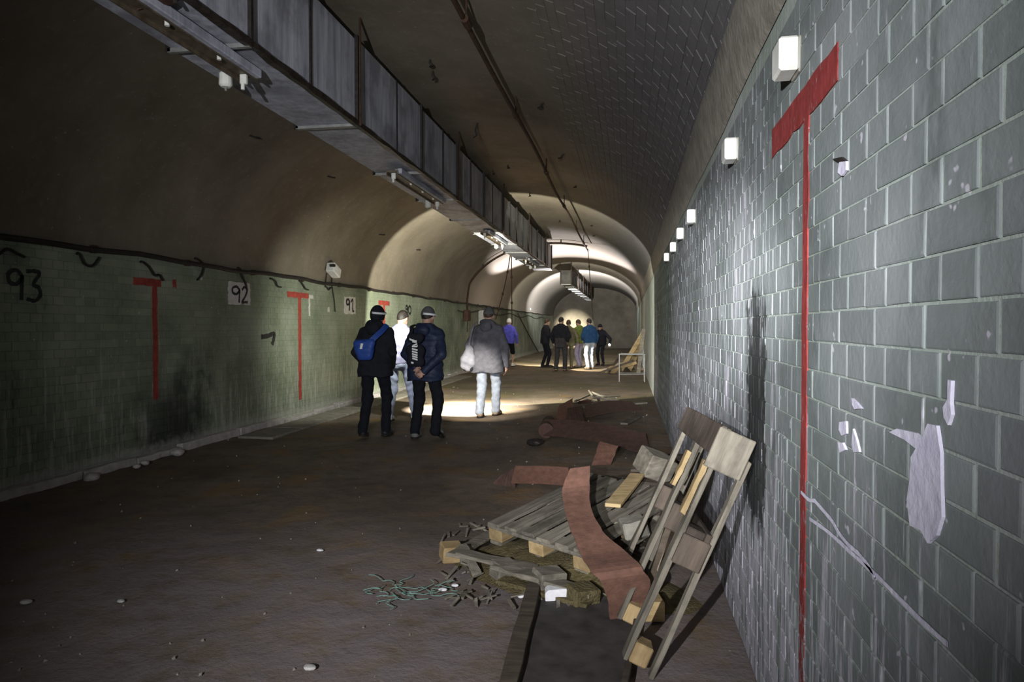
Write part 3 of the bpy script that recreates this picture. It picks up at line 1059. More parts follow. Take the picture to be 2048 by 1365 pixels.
for (a, b, lb), sh in zip(wh, shapes):
    q = at(a, b, x=XL + 0.03)
    s_ = [(-0.035, sh[0][1], sh[0][2])] + sh
    hook('wall_hook', q, s_, 0.013, lb, 'hooks under the wall cable')

ch = [(497, 270), (655, 352), (758, 469), (832, 500), (860, 118), (866, 140), (955, 245), (1016, 330), (985, 340), (1087, 205), (1128, 308), (1153, 371), (932, 372), (1060, 385), (1185, 450), (1190, 470), (1120, 440), (1075, 450)]
hl = ['iron stub nearest the left edge of the brown left vault', 'iron stub on the left vault below the middle of the duct', 'iron stub on the left vault just left of the bright light edge',
      'iron stub inside the bright ring on the left vault', 'upper of two iron stubs high between duct and ceiling pipe', 'lower of two iron stubs high between duct and ceiling pipe',
      'longest wavy iron hook between the duct and the ceiling pipe', 'short wavy stub left of the ceiling pipe', 'small stub close to the duct top, mid tunnel', 'large iron stub right of the ceiling pipe, nearest the camera',
      'iron stub right of the ceiling pipe, second from the camera', 'iron stub right of the ceiling pipe, third from the camera', 'stub against the duct top edge', 'stub left of the ceiling pipe before the far arch',
      'upper far stub right of the rope hanging from the pipe', 'lower far stub right of the rope hanging from the pipe', 'far stub hanging left of the ceiling pipe end', 'far stub above the end of the duct']
for i, (a, b) in enumerate(ch):
    q = on_vault(a, b)
    s = random.uniform(0.05, 0.10) if i != 6 else 0.2
    n_ = Vector((XTOP - q.x, 0, 3.0 - q.z)).normalized()
    pts = [-n_ * 0.03, n_ * s * 0.5 + Vector((0, 0.02, 0)), n_ * s * 0.8 + Vector((0.03, 0.05, 0)), n_ * s + Vector((-0.01, 0.10, 0.02))]
    hook('ceiling_hook', q, pts, 0.011, hl[i], 'hook stubs in the vault')

# white lamp housing just above the wall cable
q = at(667, 541, x=XL + 0.12)
lb = empty('bulkhead_lamp', q, 'small tilted white lamp housing just above the cable on the left', 'lamp')
MB().box((0, 0, 0), (0.16, 0.30, 0.17), Euler((R(-22), 0, 0)).to_matrix()).build('housing', M['white_paint'], lb, False, 0.015)
MB().tube([(0.0, -0.13, 0.07), (0.09, -0.14, 0.07)], 0.025, 10).build('gland', M['iron'], lb)
MB().tube(smooth_path([(-0.08, 0.12, -0.08), (-0.09, 0.13, -0.25), (-0.09, 0.22, -0.5), (-0.09, 0.26, -0.72)], 4), 0.010, 6).build('wire', M['iron'], lb)
MB().tube([(-0.08, -0.10, -0.06), (-0.10, -0.12, -0.30)], 0.010, 6).build('wire', M['iron'], lb)
# tiny white plate far on the vault
q = on_vault(1060, 618)
o_ = MB().box((0, 0, 0), (0.05, 0.22, 0.12)).build('wall_plate', M['white_paint'], None, False, 0.01)
o_.location = q + Vector((0.03, 0, -0.02))
tag(o_, 'tiny pale plate on the far left vault above the cable', 'plate')
#@@PART2@@
# ------------------------------------------------------------------ timber: pallets and planks
def board(mat, parent, p0, p1, wd, th, up, name='board', segs=5, jit=0.002):
    return MB().beam(p0, p1, wd, th, up, segs, jit).build(name, mat, parent, False, 0.003)


def frame_matrix(o, ex, ey):
    ex = Vector(ex).normalized()
    ey = Vector(ey)
    ey = (ey - ex * ey.dot(ex)).normalized()
    ez = ex.cross(ey)
    m = Matrix((ex, ey, ez)).transposed().to_4x4()
    m.translation = Vector(o)
    return m


def pallet(name, label, m, L, W, deck, bw, mat_deck, mat_block, runners=True, missing=(), bottom=True, endmat=None):
    """deck boards run along local x, deck surface up local z (z=0 is the underside)"""
    root = empty(name, (0, 0, 0), label, 'pallet')
    root.matrix_world = m
    zt = 0.144
    for i, yv in enumerate(deck):
        e0, e1 = random.uniform(-.012, .012), random.uniform(-.02, .015)
        board(mat_deck[i % len(mat_deck)], root, (e0, yv, zt - 0.011), (L + e1, yv + random.uniform(-.006, .006), zt - 0.011), bw, 0.022, (0, 0, 1), 'deck_board', 6, 0.0025)
    for xi in (0.07, L / 2, L - 0.07):
        board(mat_block[1], root, (xi, 0.0, zt - 0.033), (xi, W, zt - 0.033), 0.14, 0.021, (0, 0, 1), 'cross_board')
    for xi in (0.07, L / 2, L - 0.07):
        for yv in (0.06, W / 2, W - 0.06):
            if (round(xi, 2), round(yv, 2)) in missing:
                continue
            MB().box((xi, yv, 0.061), (0.135, 0.115, 0.078)).build('block', mat_block[0], root, False, 0.005)
    if bottom:
        for yv in (0.06, W / 2, W - 0.06):
            board(mat_block[1], root, (0, yv, 0.011), (L, yv, 0.011), 0.10, 0.022, (0, 0, 1), 'bottom_board')
    return root


# large pallet lying on the heap, far edge raised
A = at(974, 1043, z=0.215)
B = at(1222, 924, z=0.40)
D = at(1215, 1172, z=0.15)
mA = frame_matrix(A, B - A, A - D)
mA.translation = A - mA.col[1].xyz * 0.80
mA.translation -= mA.col[2].xyz * 0.144
pallet('flat_pallet', 'weathered grey wooden pallet lying tilted on the heap, rust strip across it', mA, 1.10, 0.80,
       [0.06, 0.195, 0.33, 0.465, 0.60, 0.74], 0.098, [M['wood_grey']], [M['wood_yellow'], M['wood_grey']], True)

# broken pallet and loose timber under its near corner
bp = empty('broken_pallet', at(1000, 1140, z=0.0), 'collapsed mossy pallet sticking out under the flat pallet', 'pallet')
o0 = bp.location.copy()


def bb(pa, za, pb, zb, wd, th, mat, name='board', up=(0, 0, 1)):
    return board(mat, bp, at(*pa, z=za) - o0, at(*pb, z=zb) - o0, wd, th, up, name, 6, 0.005)


def blockat(pa, za, s, mat, rz, parent=bp, o=o0):
    return MB().box(at(*pa, z=za) - o, s, Euler((0.08, 0.06, rz)).to_matrix()).build('block', mat, parent, False, 0.008)


bb((905, 1112), 0.10, (985, 1068), 0.06, 0.09, 0.022, M['wood_grey'])
bb((915, 1106), 0.12, (1075, 1140), 0.07, 0.10, 0.024, M['wood_grey'])
bb((925, 1090), 0.14, (955, 1150), 0.02, 0.05, 0.022, M['wood_grey'], 'splinter')
bb((990, 1132), 0.09, (1085, 1158), 0.08, 0.09, 0.022, M['wood_grey'])
bb((1080, 1158), 0.07, (1185, 1188), 0.06, 0.10, 0.024, M['wood_grey'])
bb((1000, 1160), 0.03, (1180, 1210), 0.02, 0.09, 0.022, M['moss'])
blockat((903, 1105), 0.05, (0.13, 0.13, 0.10), M['wood_yellow'], 0.5)
blockat((932, 1112), 0.05, (0.07, 0.08, 0.09), M['wood_grey'], 0.2)
blockat((1008, 1140), 0.055, (0.13, 0.12, 0.10), M['wood_grey'], 0.7)
blockat((1098, 1160), 0.06, (0.16, 0.13, 0.11), M['wood_grey'], 0.6)
blockat((1165, 1190), 0.045, (0.15, 0.13, 0.09), M['moss'], 0.6)

# mound of rotten wood dust under the heap
def mound(name, px, py, rx, ry, h, label, cat, mat, rot=0.0, seed=1):
    c = at(px, py, z=0.0)
    r_ = np.random.default_rng(seed)
    v, f = [], []
    nr, na = 12, 36
    ph = r_.uniform(0, 6.28, 6)
    for i in range(nr + 1):
        t = i / nr
        for j in range(na):
            a = 2 * math.pi * j / na
            wob = 1 + 0.16 * math.sin(3 * a + ph[0]) + 0.10 * math.sin(5 * a + ph[1])
            x_, y_ = rx * t * wob * math.cos(a), ry * t * wob * math.sin(a)
            z_ = h * (1 - t * t) ** 1.2 * (1 + 0.25 * math.sin(9 * x_ + ph[2]) * math.cos(11 * y_ + ph[3])) + r_.normal(0, 0.006) * (1 - t) - 0.02 * t
            v.append((x_ * math.cos(rot) - y_ * math.sin(rot), x_ * math.sin(rot) + y_ * math.cos(rot), z_))
    for i in range(nr):
        for j in range(na):
            f.append((i * na + j, (i + 1) * na + j, (i + 1) * na + (j + 1) % na, i * na + (j + 1) % na))
    o = mesh_obj(name, v, f, mat, None, True, c)
    return tag(o, label, cat, None, 'stuff')


mound('wood_dust_heap', 1125, 1130, 0.78, 0.55, 0.11, 'mossy heap of rotten wood dust beneath the flat pallet', 'dust heap', M['moss'], -0.6, 2)
mound('dirt_heap', 1215, 1010, 0.48, 0.55, 0.19, 'dark dirt heap propping up the flat pallet', 'dirt heap', M['wood_dark'], -0.4, 3)

# second pallet, dark, behind the leaning one
A2 = at(1234, 1062, z=0.10)
X2 = Vector((0.90, -0.15, 0.04))
Y2 = Vector((0.15, 0.95, 0.20))
m2 = frame_matrix(A2 + Vector((0, 0, 0.02)), X2, Y2)
pallet('dark_pallet', 'dark damp pallet between the flat pallet and the leaning pallet', m2, 0.41, 0.95, [0.06, 0.27, 0.48, 0.70, 0.89], 0.135,
       [M['wood_dark'], M['wood_brown']], [M['wood_grey'], M['wood_dark']])
# loose pieces around it
o_ = MB().box((0, 0, 0), (0.22, 0.20, 0.17), Euler((0.25, 0.35, 0.5)).to_matrix()).build('timber_block', M['wood_grey'], None, False, 0.008)
o_.location = at(1310, 930, z=0.47)
tag(o_, 'squared grey timber block tilted on the dark pallet', 'timber')
o_ = board(M['wood_yellow'], None, at(1225, 1012, z=0.36), at(1275, 950, z=0.42), 0.10, 0.024, (0, 0, 1), 'loose_board')
tag(o_, 'short yellowish board lying at the edge of the flat pallet', 'board')
o_ = MB().beam(at(1243, 1060, z=0.24), at(1292, 1050, z=0.27), 0.16, 0.10, (0, 0, 1), 3, 0.004).build('concrete_lump', M['concrete'], None, False, 0.01)
tag(o_, 'pale squared concrete lump between the two lying pallets', 'concrete lump')

# pallet leaning against the right wall
P0 = Vector((-0.02, 2.87, 0.062))
vdir = Vector((0.40, 0.06, 0.92)).normalized()
udir = Vector((-0.02, 0.97, 0.07))
LP = empty('leaning_pallet', P0, 'broken wooden pallet leaning against the right brick wall', 'pallet')
mL = frame_matrix(P0, vdir, udir)     # x up the wall, y along the wall
ez = mL.col[2].xyz
if ez.x < 0:
    mL = frame_matrix(P0, vdir, udir)
LP.matrix_world = mL
sgn = 1 if ez.x > 0 else -1
LL, WW, TH = 1.06, 0.95, 0.135
for i, yv in enumerate((0.03, 0.47, 0.91)):
    mt = (M['wood_grey'], M['wood_grey'], M['wood_grey'])[i]
    # runner board on the side turned to the tunnel
    L_end = LL if i != 1 else LL * 0.98
    board(mt, LP, (0, yv, 0.011 * sgn), (L_end, yv, 0.011 * sgn), 0.075, 0.022, (0, 0, 1), 'runner_board', 8, 0.003)
    for xi in (0.05, 0.56, LL - 0.075):
        MB().box((xi, yv, sgn * 0.061), (0.13 if xi > 0.1 else 0.09, 0.10, 0.078)).build('block', M['wood_yellow'] if xi > 0.9 or xi < 0.1 else M['wood_dark'], LP, False, 0.006)
for xi in (0.56, LL - 0.075):
    board(M['wood_dark'], LP, (xi, -0.03, sgn * 0.111), (xi, 0.96, sgn * 0.111), 0.14, 0.022, (0, 0, 1), 'cross_board', 6, 0.002)
board(M['wood_dark'], LP, (LL - 0.06, -0.03, -sgn * 0.012), (LL - 0.06, 0.95, -sgn * 0.012), 0.13, 0.022, (0, 0, 1), 'cross_board', 6, 0.002)
for yv in (0.0, 0.93):
    board(M['wood_grey'], LP, (-0.02, yv, sgn * 0.134), (LL - 0.09, yv, sgn * 0.134), 0.05, 0.024, (0, 0, 1), 'deck_board', 8, 0.003)
# broad top board facing the camera
MB().box((LL - 0.09, -0.035, sgn * 0.045), (0.175, 0.024, 0.155)).build('end_board', M['wood_grey'], LP, False, 0.004)
MB().box((0.53, -0.028, sgn * 0.07), (0.13, 0.024, 0.12)).build('end_board', M['wood_dark'], LP, False, 0.004)
# splintered ends
for (a, b, c, d) in ((0.70, 0.43, 0.88, 0.44), (0.66, 0.02, 0.90, 0.03)):
    MB().beam((a, b, -0.02 * sgn), (c, d, -0.015 * sgn), 0.05, 0.02, (0, 0, 1), 5, 0.003).build('splinter', M['wood_yellow'], LP)

stick = board(M['wood_pale'], None, at(1296, 1182, z=0.02), at(1347, 1022, y=3.62), 0.035, 0.022, (0, 1, 0), 'pale_stick', 6, 0.001)
tag(stick, 'pale split stick standing inside the leaning pallet', 'stick')
o_ = MB().box((0, 0, 0), (0.13, 0.13, 0.10), Euler((0, 0, 0.2)).to_matrix()).build('pallet_block', M['wood_yellow'], None, False, 0.006)
o_.location = at(1298, 1215, z=0.05) 
tag(o_, 'ochre pallet block on the floor at the foot of the pale stick', 'wood block')

# ------------------------------------------------------------------ rusty sheets
def rust_strip(name, pix, wd, label, mat, wdir=(1, 0.15, 0.1), cat='metal strip'):
    pts = smooth_path([at(a, b, z=c) for a, b, c in pix], 5)
    n = len(pts)
    ws = []
    for i in range(n):
        t = i / (n - 1)
        k_ = t * (len(wd) - 1)
        i0 = min(int(k_), len(wd) - 2)
        wv = wd[i0] + (wd[i0 + 1] - wd[i0]) * (k_ - i0)
        ws.append(Vector(wdir).normalized() * wv * random.uniform(0.96, 1.04))
    o = MB().strip(pts, ws, 0.006).build(name, mat, None, False)
    return tag(o, label, cat)


rust_strip('rust_strip', [(1160, 935, 0.62), (1152, 975, 0.50), (1156, 1020, 0.42), (1176, 1068, 0.36), (1206, 1108, 0.31), (1235, 1142, 0.29), (1255, 1175, 0.20), (1248, 1235, 0.02)], [0.06, 0.085, 0.075, 0.08, 0.11, 0.115, 0.11, 0.07], 'long rust-brown metal strip curling over the flat pallet', M['rust_sheet'], (1, 0.25, 0.12))
# strip behind the flat pallet
def sheet(name, corners, label, mat, thick=0.006, cat='metal sheet', n=6, sag=0.0):
    a, b, c, d = [Vector(q_) for q_ in corners]      # a-b one long edge, d-c the other
    pts, ws = [], []
    for i in range(n + 1):
        t = i / n
        e0, e1 = a.lerp(b, t), d.lerp(c, t)
        off = Vector((0, 0, sag * math.sin(math.pi * t)))
        j = Vector((random.uniform(-.006, .006), random.uniform(-.006, .006), random.uniform(-.004, .004)))
        pts.append((e0 + e1) / 2 + off + j)
        ws.append((e1 - e0) / 2)
    o = MB().strip(pts, ws, thick).build(name, mat)
    return tag(o, label, cat)


sheet('rust_sheet', [at(1022, 966, z=0.06), at(1140, 972, z=0.06), at(1138, 935, z=0.24), at(1030, 932, z=0.24)], 'rust-brown strip standing on edge left of the pallet tip', M['rust_sheet'])
sheet('rust_sheet', [at(985, 968, z=0.01), at(1030, 975, z=0.02), at(1030, 936, z=0.20), at(1005, 950, z=0.10)], 'small dark flap of sheet left of the standing rust strip', M['rust_sheet2'])
sheet('rust_sheet', [at(1183, 932, z=0.02), at(1200, 884, z=0.24), at(1237, 893, z=0.22), at(1222, 930, z=0.02)], 'upright rust-brown piece just behind the pallet tip', M['rust_sheet'])
sheet('rust_sheet', [at(1085, 872, z=0.02), at(1300, 912, z=0.02), at(1290, 868, z=0.16), at(1090, 840, z=0.20)], 'largest dark brown sheet lying bowed across the floor', M['rust_sheet2'], 0.008, n=12, sag=0.05)
sheet('rust_sheet', [at(1165, 838, z=0.02), at(1285, 822, z=0.04), at(1262, 803, z=0.16), at(1170, 812, z=0.14)], 'curved dark strip near the wall behind the big brown sheet', M['rust_sheet2'], n=10, sag=0.04)
sheet('rust_sheet', [at(1110, 845, z=0.04), at(1118, 812, z=0.24), at(1145, 797, z=0.32), at(1148, 832, z=0.10)], 'pinkish rust flap standing upright where the light ends', M['rust_sheet'])
sheet('rust_sheet', [at(1130, 852, z=0.03), at(1172, 850, z=0.03), at(1160, 812, z=0.22), at(1135, 818, z=0.22)], 'folded rust flap right of the lit standing flap', M['rust_sheet2'])
sheet('rust_sheet', [at(1155, 808, z=0.03), at(1185, 806, z=0.03), at(1180, 800, z=0.10), at(1158, 803, z=0.10)], 'small tan sheet scrap beside the dry branches', M['rust_sheet'])
o_ = board(M['wood_grey'], None, at(1248, 848, z=0.06), at(1278, 832, z=0.06), 0.11, 0.03, (0, 0, 1), 'short_plank')
tag(o_, 'short grey plank resting on the brown sheet near the wall', 'plank')
o_ = board(M['wood_grey'], None, at(1170, 815, z=0.11), at(1290, 806, z=0.06), 0.12, 0.03, (0, 0, 1), 'long_plank')
tag(o_, 'long thin plank lying behind the curved dark strip', 'plank')
# rolled end of the big sheet
rl = MB().tube([at(1092, 862, z=0.09), at(1098, 846, z=0.10)], 0.10, 14).build('rolled_sheet', M['rust_sheet2'])
tag(rl, 'dark rolled end beside the largest brown sheet', 'roll')
# dark bundle on the floor
def rock(name, c, r, mat, label=None, cat=None, group=None, seed=0, sq=(1, 1, 0.6), parent=None):
    bm = bmesh.new()
    bmesh.ops.create_icosphere(bm, subdivisions=2, radius=1.0)
    r_ = np.random.default_rng(seed)
    d_ = r_.normal(0, 1, (5, 3))
    for v in bm.verts:
        s_ = 1.0
        for q_ in d_:
            s_ -= 0.12 * max(0, v.co.dot(Vector(q_).normalized()) - 0.45) * 2
        s_ += r_.normal(0, 0.03)
        v.co = Vector((v.co.x * sq[0], v.co.y * sq[1], v.co.z * sq[2])) * s_ * r
    me = bpy.data.meshes.new(name)
    bm.to_mesh(me)
    bm.free()
    me.materials.append(mat)
    o = bpy.data.objects.new(name, me)
    link(o, parent)
    o.location = c
    return tag(o, label, cat, group)


rock('dark_bundle', at(1070, 885, z=0.03), 0.10, M['iron'], 'dark lump on the floor left of the brown sheets', 'bundle', seed=5, sq=(1.2, 1, 0.55))
rk = [(355, 906, 0.085, 'largest pale stone near the foot of the left wall'), (183, 955, 0.085, 'pale stone nearest the left edge of the floor'), (290, 926, 0.05, 'small pale stone between the two larger ones by the left wall'), (275, 933, 0.045, 'tiny dim stone by the left wall')]
for i, (a, b, r_, lb_) in enumerate(rk):
    rock('rubble_stone', at(a, b, z=0.03), r_, M['limestone'], lb_, 'stone', 'stones by the left wall', 20 + i)

# white block, cap, shards
wb = empty('white_block', at(1117, 1201, z=0.0), 'white aerated block with a notch, in front of the heap', 'block')
mbk = MB()
pf = [(-0.075, 0.0), (-0.035, 0.0), (-0.02, 0.012), (0.01, 0.012), (0.03, 0.0), (0.075, 0.0), (0.078, 0.075), (-0.06, 0.068), (-0.078, 0.05)]
n_ = len(pf)
mbk.add([(a, -0.04, b) for a, b in pf] + [(a + 0.01, 0.05, b) for a, b in pf], [tuple(range(n_))] + [tuple(reversed(range(n_, 2 * n_)))] + [(i, i + n_, (i + 1) % n_ + n_, (i + 1) % n_) for i in range(n_)])
o_ = mbk.build('block_body', M['foam'], wb, False, 0.005)
o_.rotation_euler = (0, 0, 0.25)
for a, b, r_, lb_ in ((1043, 1193, 0.022, 'white chip left of the white block'), (640, 1101, 0.02, 'tiny white bottle cap alone on the open floor'), (910, 1171, 0.018, 'small pale ring-shaped cap right of the green twine'), (242, 1203, 0.02, 'tiny white chip on the dark left floor'), (885, 1180, 0.022, 'lilac chip at the end of the green twine'),
                      (620, 1335, 0.026, 'pale lump at the lower edge of the floor'), (52, 1204, 0.028, 'dim pale lump at the left edge of the floor')):
    rock('litter_chip', at(a, b, z=0.008), r_, M['limestone'] if a in (620, 52, 242) else M['foam'], lb_, 'litter', 'white litter chips', int(a), (1.2, 0.9, 0.45))

# green twine
tw = MB()
base = at(815, 1187, z=0.01)
for q_ in range(16):
    c0 = at(random.uniform(765, 870), random.uniform(1168, 1200), z=0.012)
    pts = [c0]
    a = random.uniform(-0.5, 0.5)
    for i in range(7):
        a += random.uniform(-1.5, 1.5)
        pts.append(pts[-1] + Vector((0.035 * math.cos(a), 0.03 * math.sin(a), random.uniform(-.003, .006))))
    for p_ in pts:
        p_.z = max(0.006, p_.z)
    tw.tube([p_ - base for p_ in smooth_path(pts, 3)], 0.0022, 5)
o_ = tw.build('twine_tangle', M['twine'], None, False)
o_.location = base
tag(o_, 'tangle of teal plastic twine on the floor', 'twine', None, 'stuff')

# dark plate and plank in the near foreground
pl = [at(1075, 1172, z=0.012), at(1285, 1205, z=0.012), at(1226, 1420, z=0.012), at(1010, 1400, z=0.012)]
v = pl + [q_ - Vector((0, 0, 0.012)) for q_ in pl]
o_ = mesh_obj('steel_plate', v, [(3, 2, 1, 0), (4, 5, 6, 7), (0, 1, 5, 4), (1, 2, 6, 5), (2, 3, 7, 6), (3, 0, 4, 7)], M['plate'])
tag(o_, 'dark flat plate lying on the floor in front of the heap', 'plate')
o_ = board(M['wood_brown'], None, at(1070, 1168, z=0.03), at(1005, 1420, z=0.03), 0.075, 0.05, (0, 0, 1), 'edge_plank', 8, 0.003)
tag(o_, 'dark plank along the left edge of the plate', 'plank')
o_ = board(M['wood_brown'], None, at(1285, 1195, z=0.03), at(1240, 1420, z=0.03), 0.03, 0.05, (0, 0, 1), 'edge_batten', 8, 0.002)
tag(o_, 'thin dark batten along the right edge of the plate', 'batten')

# dry branches
brs = empty('dry_branch', at(1195, 798, z=0.02), 'dry forked branches lying behind the brown sheets', 'branch')
ob = brs.location.copy()
for pts in ([(1150, 803, .03), (1180, 790, .08), (1210, 795, .07), (1240, 793, .05)], [(1178, 782, .17), (1188, 795, .09), (1215, 800, .05), (1238, 801, .03)], [(1183, 785, .15), (1200, 792, .09), (1230, 797, .05)], [(1158, 806, .02), (1175, 800, .05), (1190, 804, .02)]):
    MB().tube([at(a, b, z=c) - ob for a, b, c in pts], [0.022, 0.02, 0.015, 0.010][:len(pts)], 6).build('twig', M['wood_grey'], brs)

# ------------------------------------------------------------------ far heap by the right wall
def plank3(name, p0, p1, wd, th, mat, label, up=(0, 1, 0)):
    o = board(mat, None, p0, p1, wd, th, up, name)
    return tag(o, label, 'plank', 'planks of the far heap')


plank3('leaning_plank', (-0.25, 22.6, 0.03), (0.47, 22.3, 1.28), 0.14, 0.03, M['wood_yellow'], 'long yellow plank leaning on the wall above the far heap')
plank3('leaning_plank', (0.02, 23.0, 0.03), (0.48, 23.2, 1.05), 0.16, 0.03, M['wood_yellow'], 'second leaning yellow plank, close to the wall')
plank3('leaning_plank', (0.30, 21.4, 0.02), (0.46, 21.5, 1.40), 0.12, 0.03, M['wood_grey'], 'upright plank against the wall behind the steel frame')
plank3('heap_plank', (-0.95, 21.0, 0.03), (0.15, 21.4, 0.42), 0.06, 0.03, M['wood_brown'], 'dark thin plank sloping up from the far heap')
plank3('heap_plank', (-0.75, 22.0, 0.03), (0.25, 21.6, 0.35), 0.09, 0.03, M['wood_yellow'], 'yellow board crossing the far heap')
plank3('heap_plank', (-0.60, 21.6, 0.05), (-0.20, 22.6, 0.62), 0.07, 0.03, M['wood_dark'], 'reddish dark stick rising from the far heap')
rock('heap_stump', (-0.50, 21.9, 0.10), 0.18, M['wood_yellow'], 'brown lump in the lit front of the far heap', 'lump', None, 71, (1.1, 1, 0.8))
mound('rubbish_heap', 1247, 738, 0.42, 1.6, 0.22, 'low heap of dark rubbish against the far right wall', 'rubbish heap', M['wood_brown'], 0.0, 9)

st = empty('steel_table', (0.09, 18.6, 0), 'bare steel table frame in front of the far plank heap', 'table')
for sx in (-0.33, 0.33):
    for sy in (-0.28, 0.28):
        MB().tube([(sx, sy, 0), (sx, sy, 0.73)], 0.014, 8).build('leg', M['steel'], st)
for sx in (-0.33, 0.33):
    MB().tube([(sx, -0.28, 0.73), (sx, 0.28, 0.73)], 0.014, 8).build('rail', M['steel'], st)
for sy in (-0.28, 0.28):
    MB().tube([(-0.33, sy, 0.73), (0.33, sy, 0.73)], 0.014, 8).build('rail', M['steel'], st)
    MB().tube([(-0.33, sy, 0.20), (0.33, sy, 0.20)], 0.010, 8).build('stretcher', M['steel'], st)

# splinters and wood crumbs around the heap
r_ = np.random.default_rng(31)
sp = MB()
for i in range(150):
    c = at(r_.uniform(880, 1290), r_.uniform(1045, 1215), z=0.0)
    ln = r_.uniform(0.02, 0.13)
    a = r_.uniform(0, 3.14)
    d_ = Vector((math.cos(a), math.sin(a), r_.uniform(-0.1, 0.25))) * ln / 2
    sp.beam(c + Vector((0, 0, 0.012)) - d_, c + Vector((0, 0, 0.02)) + d_, r_.uniform(0.006, 0.02), r_.uniform(0.004, 0.012), (0, 0, 1), 1, 0.002)
for v_i, v_ in enumerate(sp.v):
    sp.v[v_i] = (v_[0], v_[1], max(v_[2], 0.0))
tag(sp.build('wood_splinters', M['wood_grey']), 'splinters and wood crumbs strewn around the pallet heap', 'splinters', None, 'stuff')

# small floor litter nobody could count
r_ = np.random.default_rng(11)
lt = MB()
for i in range(260):
    yv = 2.4 + 14 * r_.random() ** 1.6
    xv = r_.uniform(XL + 0.15, XR - 0.05)
    s_ = r_.uniform(0.004, 0.013) * (1 + (yv > 6) * 0.5)
    zb = float(bumpy(xv, yv)) - 0.008
    rot = Euler((r_.uniform(0, 3), r_.uniform(0, 3), r_.uniform(0, 3))).to_matrix()
    lt.add([rot @ Vector(q_) * s_ + Vector((xv, yv, zb + s_ * 0.3)) for q_ in ((1, 0, 0), (-0.8, 0.5, 0), (-0.5, -0.9, 0.1), (0.1, 0.1, 0.8), (0, 0.1, -0.6))],
           [(0, 1, 3), (1, 2, 3), (2, 0, 3), (1, 0, 4), (2, 1, 4), (0, 2, 4)])
o_ = lt.build('floor_grit', M['concrete'])
tag(o_, 'loose grit and chips scattered over the floor', 'grit', None, 'stuff')
#@@PART3@@

# ------------------------------------------------------------------ figures: distance fields meshed with surface nets
def smin(a, b, k_):
    h_ = np.clip(0.5 + 0.5 * (b - a) / k_, 0, 1)
    return b + (a - b) * h_ - k_ * h_ * (1 - h_)


def sd_cap(P, a, b, ra, rb):
    a, b = np.array(a, float), np.array(b, float)
    ab = b - a
    t = np.clip(((P - a) @ ab) / max(1e-9, ab @ ab), 0, 1)
    d_ = np.linalg.norm(P - a - t[..., None] * ab, axis=-1)
    return d_ - (ra + (rb - ra) * t)


def sd_ell(P, c, r):
    r = np.array(r, float)
    q = (P - np.array(c, float)) / r
    k0 = np.linalg.norm(q, axis=-1)
    k1 = np.linalg.norm(q / r, axis=-1) + 1e-9
    return k0 * (k0 - 1) / k1


def prims(P, L_, k_=0.03):
    d_ = None
    for p_ in L_:
        kk = k_
        if p_[0] == 'c':
            v_ = sd_cap(P, *p_[1:5])
            if len(p_) > 5:
                kk = p_[5]
        else:
            v_ = sd_ell(P, p_[1], p_[2])
            if len(p_) > 3:
                kk = p_[3]
        d_ = v_ if d_ is None else smin(d_, v_, kk)
    return d_


def surface_nets(fn, lo, hi, h_):
    lo, hi = np.array(lo, float), np.array(hi, float)
    n = np.ceil((hi - lo) / h_).astype(int) + 1
    ax = [lo[i] + h_ * np.arange(n[i]) for i in range(3)]
    P = np.stack(np.meshgrid(*ax, indexing='ij'), -1)
    V = fn(P)
    ins = V < 0
    c = np.zeros(tuple(n - 1), int)
    for i in (0, 1):
        for j in (0, 1):
            for k_ in (0, 1):
                c += ins[i:n[0] - 1 + i, j:n[1] - 1 + j, k_:n[2] - 1 + k_]
    act = (c > 0) & (c < 8)
    idx = np.argwhere(act)
    ids = -np.ones(act.shape, int)
    ids[act] = np.arange(len(idx))
    acc = np.zeros((len(idx), 3))
    cnt = np.zeros(len(idx))
    corners = [(i, j, k_) for i in (0, 1) for j in (0, 1) for k_ in (0, 1)]
    for ca in corners:
        for axx in range(3):
            if ca[axx]:
                continue
            cb_ = list(ca)
            cb_[axx] = 1
            ia, ib = idx + np.array(ca), idx + np.array(cb_)
            va = V[ia[:, 0], ia[:, 1], ia[:, 2]]
            vb_ = V[ib[:, 0], ib[:, 1], ib[:, 2]]
            m = (va < 0) != (vb_ < 0)
            t = np.where(m, va / np.where(m, va - vb_, 1), 0)
            pt = np.array(ca)[None] + t[:, None] * (np.array(cb_) - np.array(ca))[None]
            acc[m] += pt[m]
            cnt[m] += 1
    pos = lo + h_ * (idx + acc / cnt[:, None])
    faces = []
    for axx in range(3):
        u, w_ = (axx + 1) % 3, (axx + 2) % 3
        sl0 = [slice(None)] * 3
        sl1 = [slice(None)] * 3
        sl0[axx] = slice(0, n[axx] - 1)
        sl1[axx] = slice(1, n[axx])
        a_, b_ = ins[tuple(sl0)], ins[tuple(sl1)]
        e = np.argwhere(a_ != b_)
        e = e[(e[:, u] > 0) & (e[:, w_] > 0) & (e[:, u] < n[u] - 1) & (e[:, w_] < n[w_] - 1)]
        du, dw = np.zeros(3, int), np.zeros(3, int)
        du[u] = 1
        dw[w_] = 1
        q = [e - du - dw, e - dw, e, e - du]
        F = np.stack([ids[t_[:, 0], t_[:, 1], t_[:, 2]] for t_ in q], 1)
        flip = ~a_[e[:, 0], e[:, 1], e[:, 2]]
        F[flip] = F[flip][:, ::-1]
        faces.append(F)
    return pos, np.concatenate(faces)


def sdf_obj(name, fn, lo, hi, h_, mat, parent):
    v_, f_ = surface_nets(fn, lo, hi, h_)
    return mesh_obj(name, v_.tolist(), f_.tolist(), mat, parent, True)


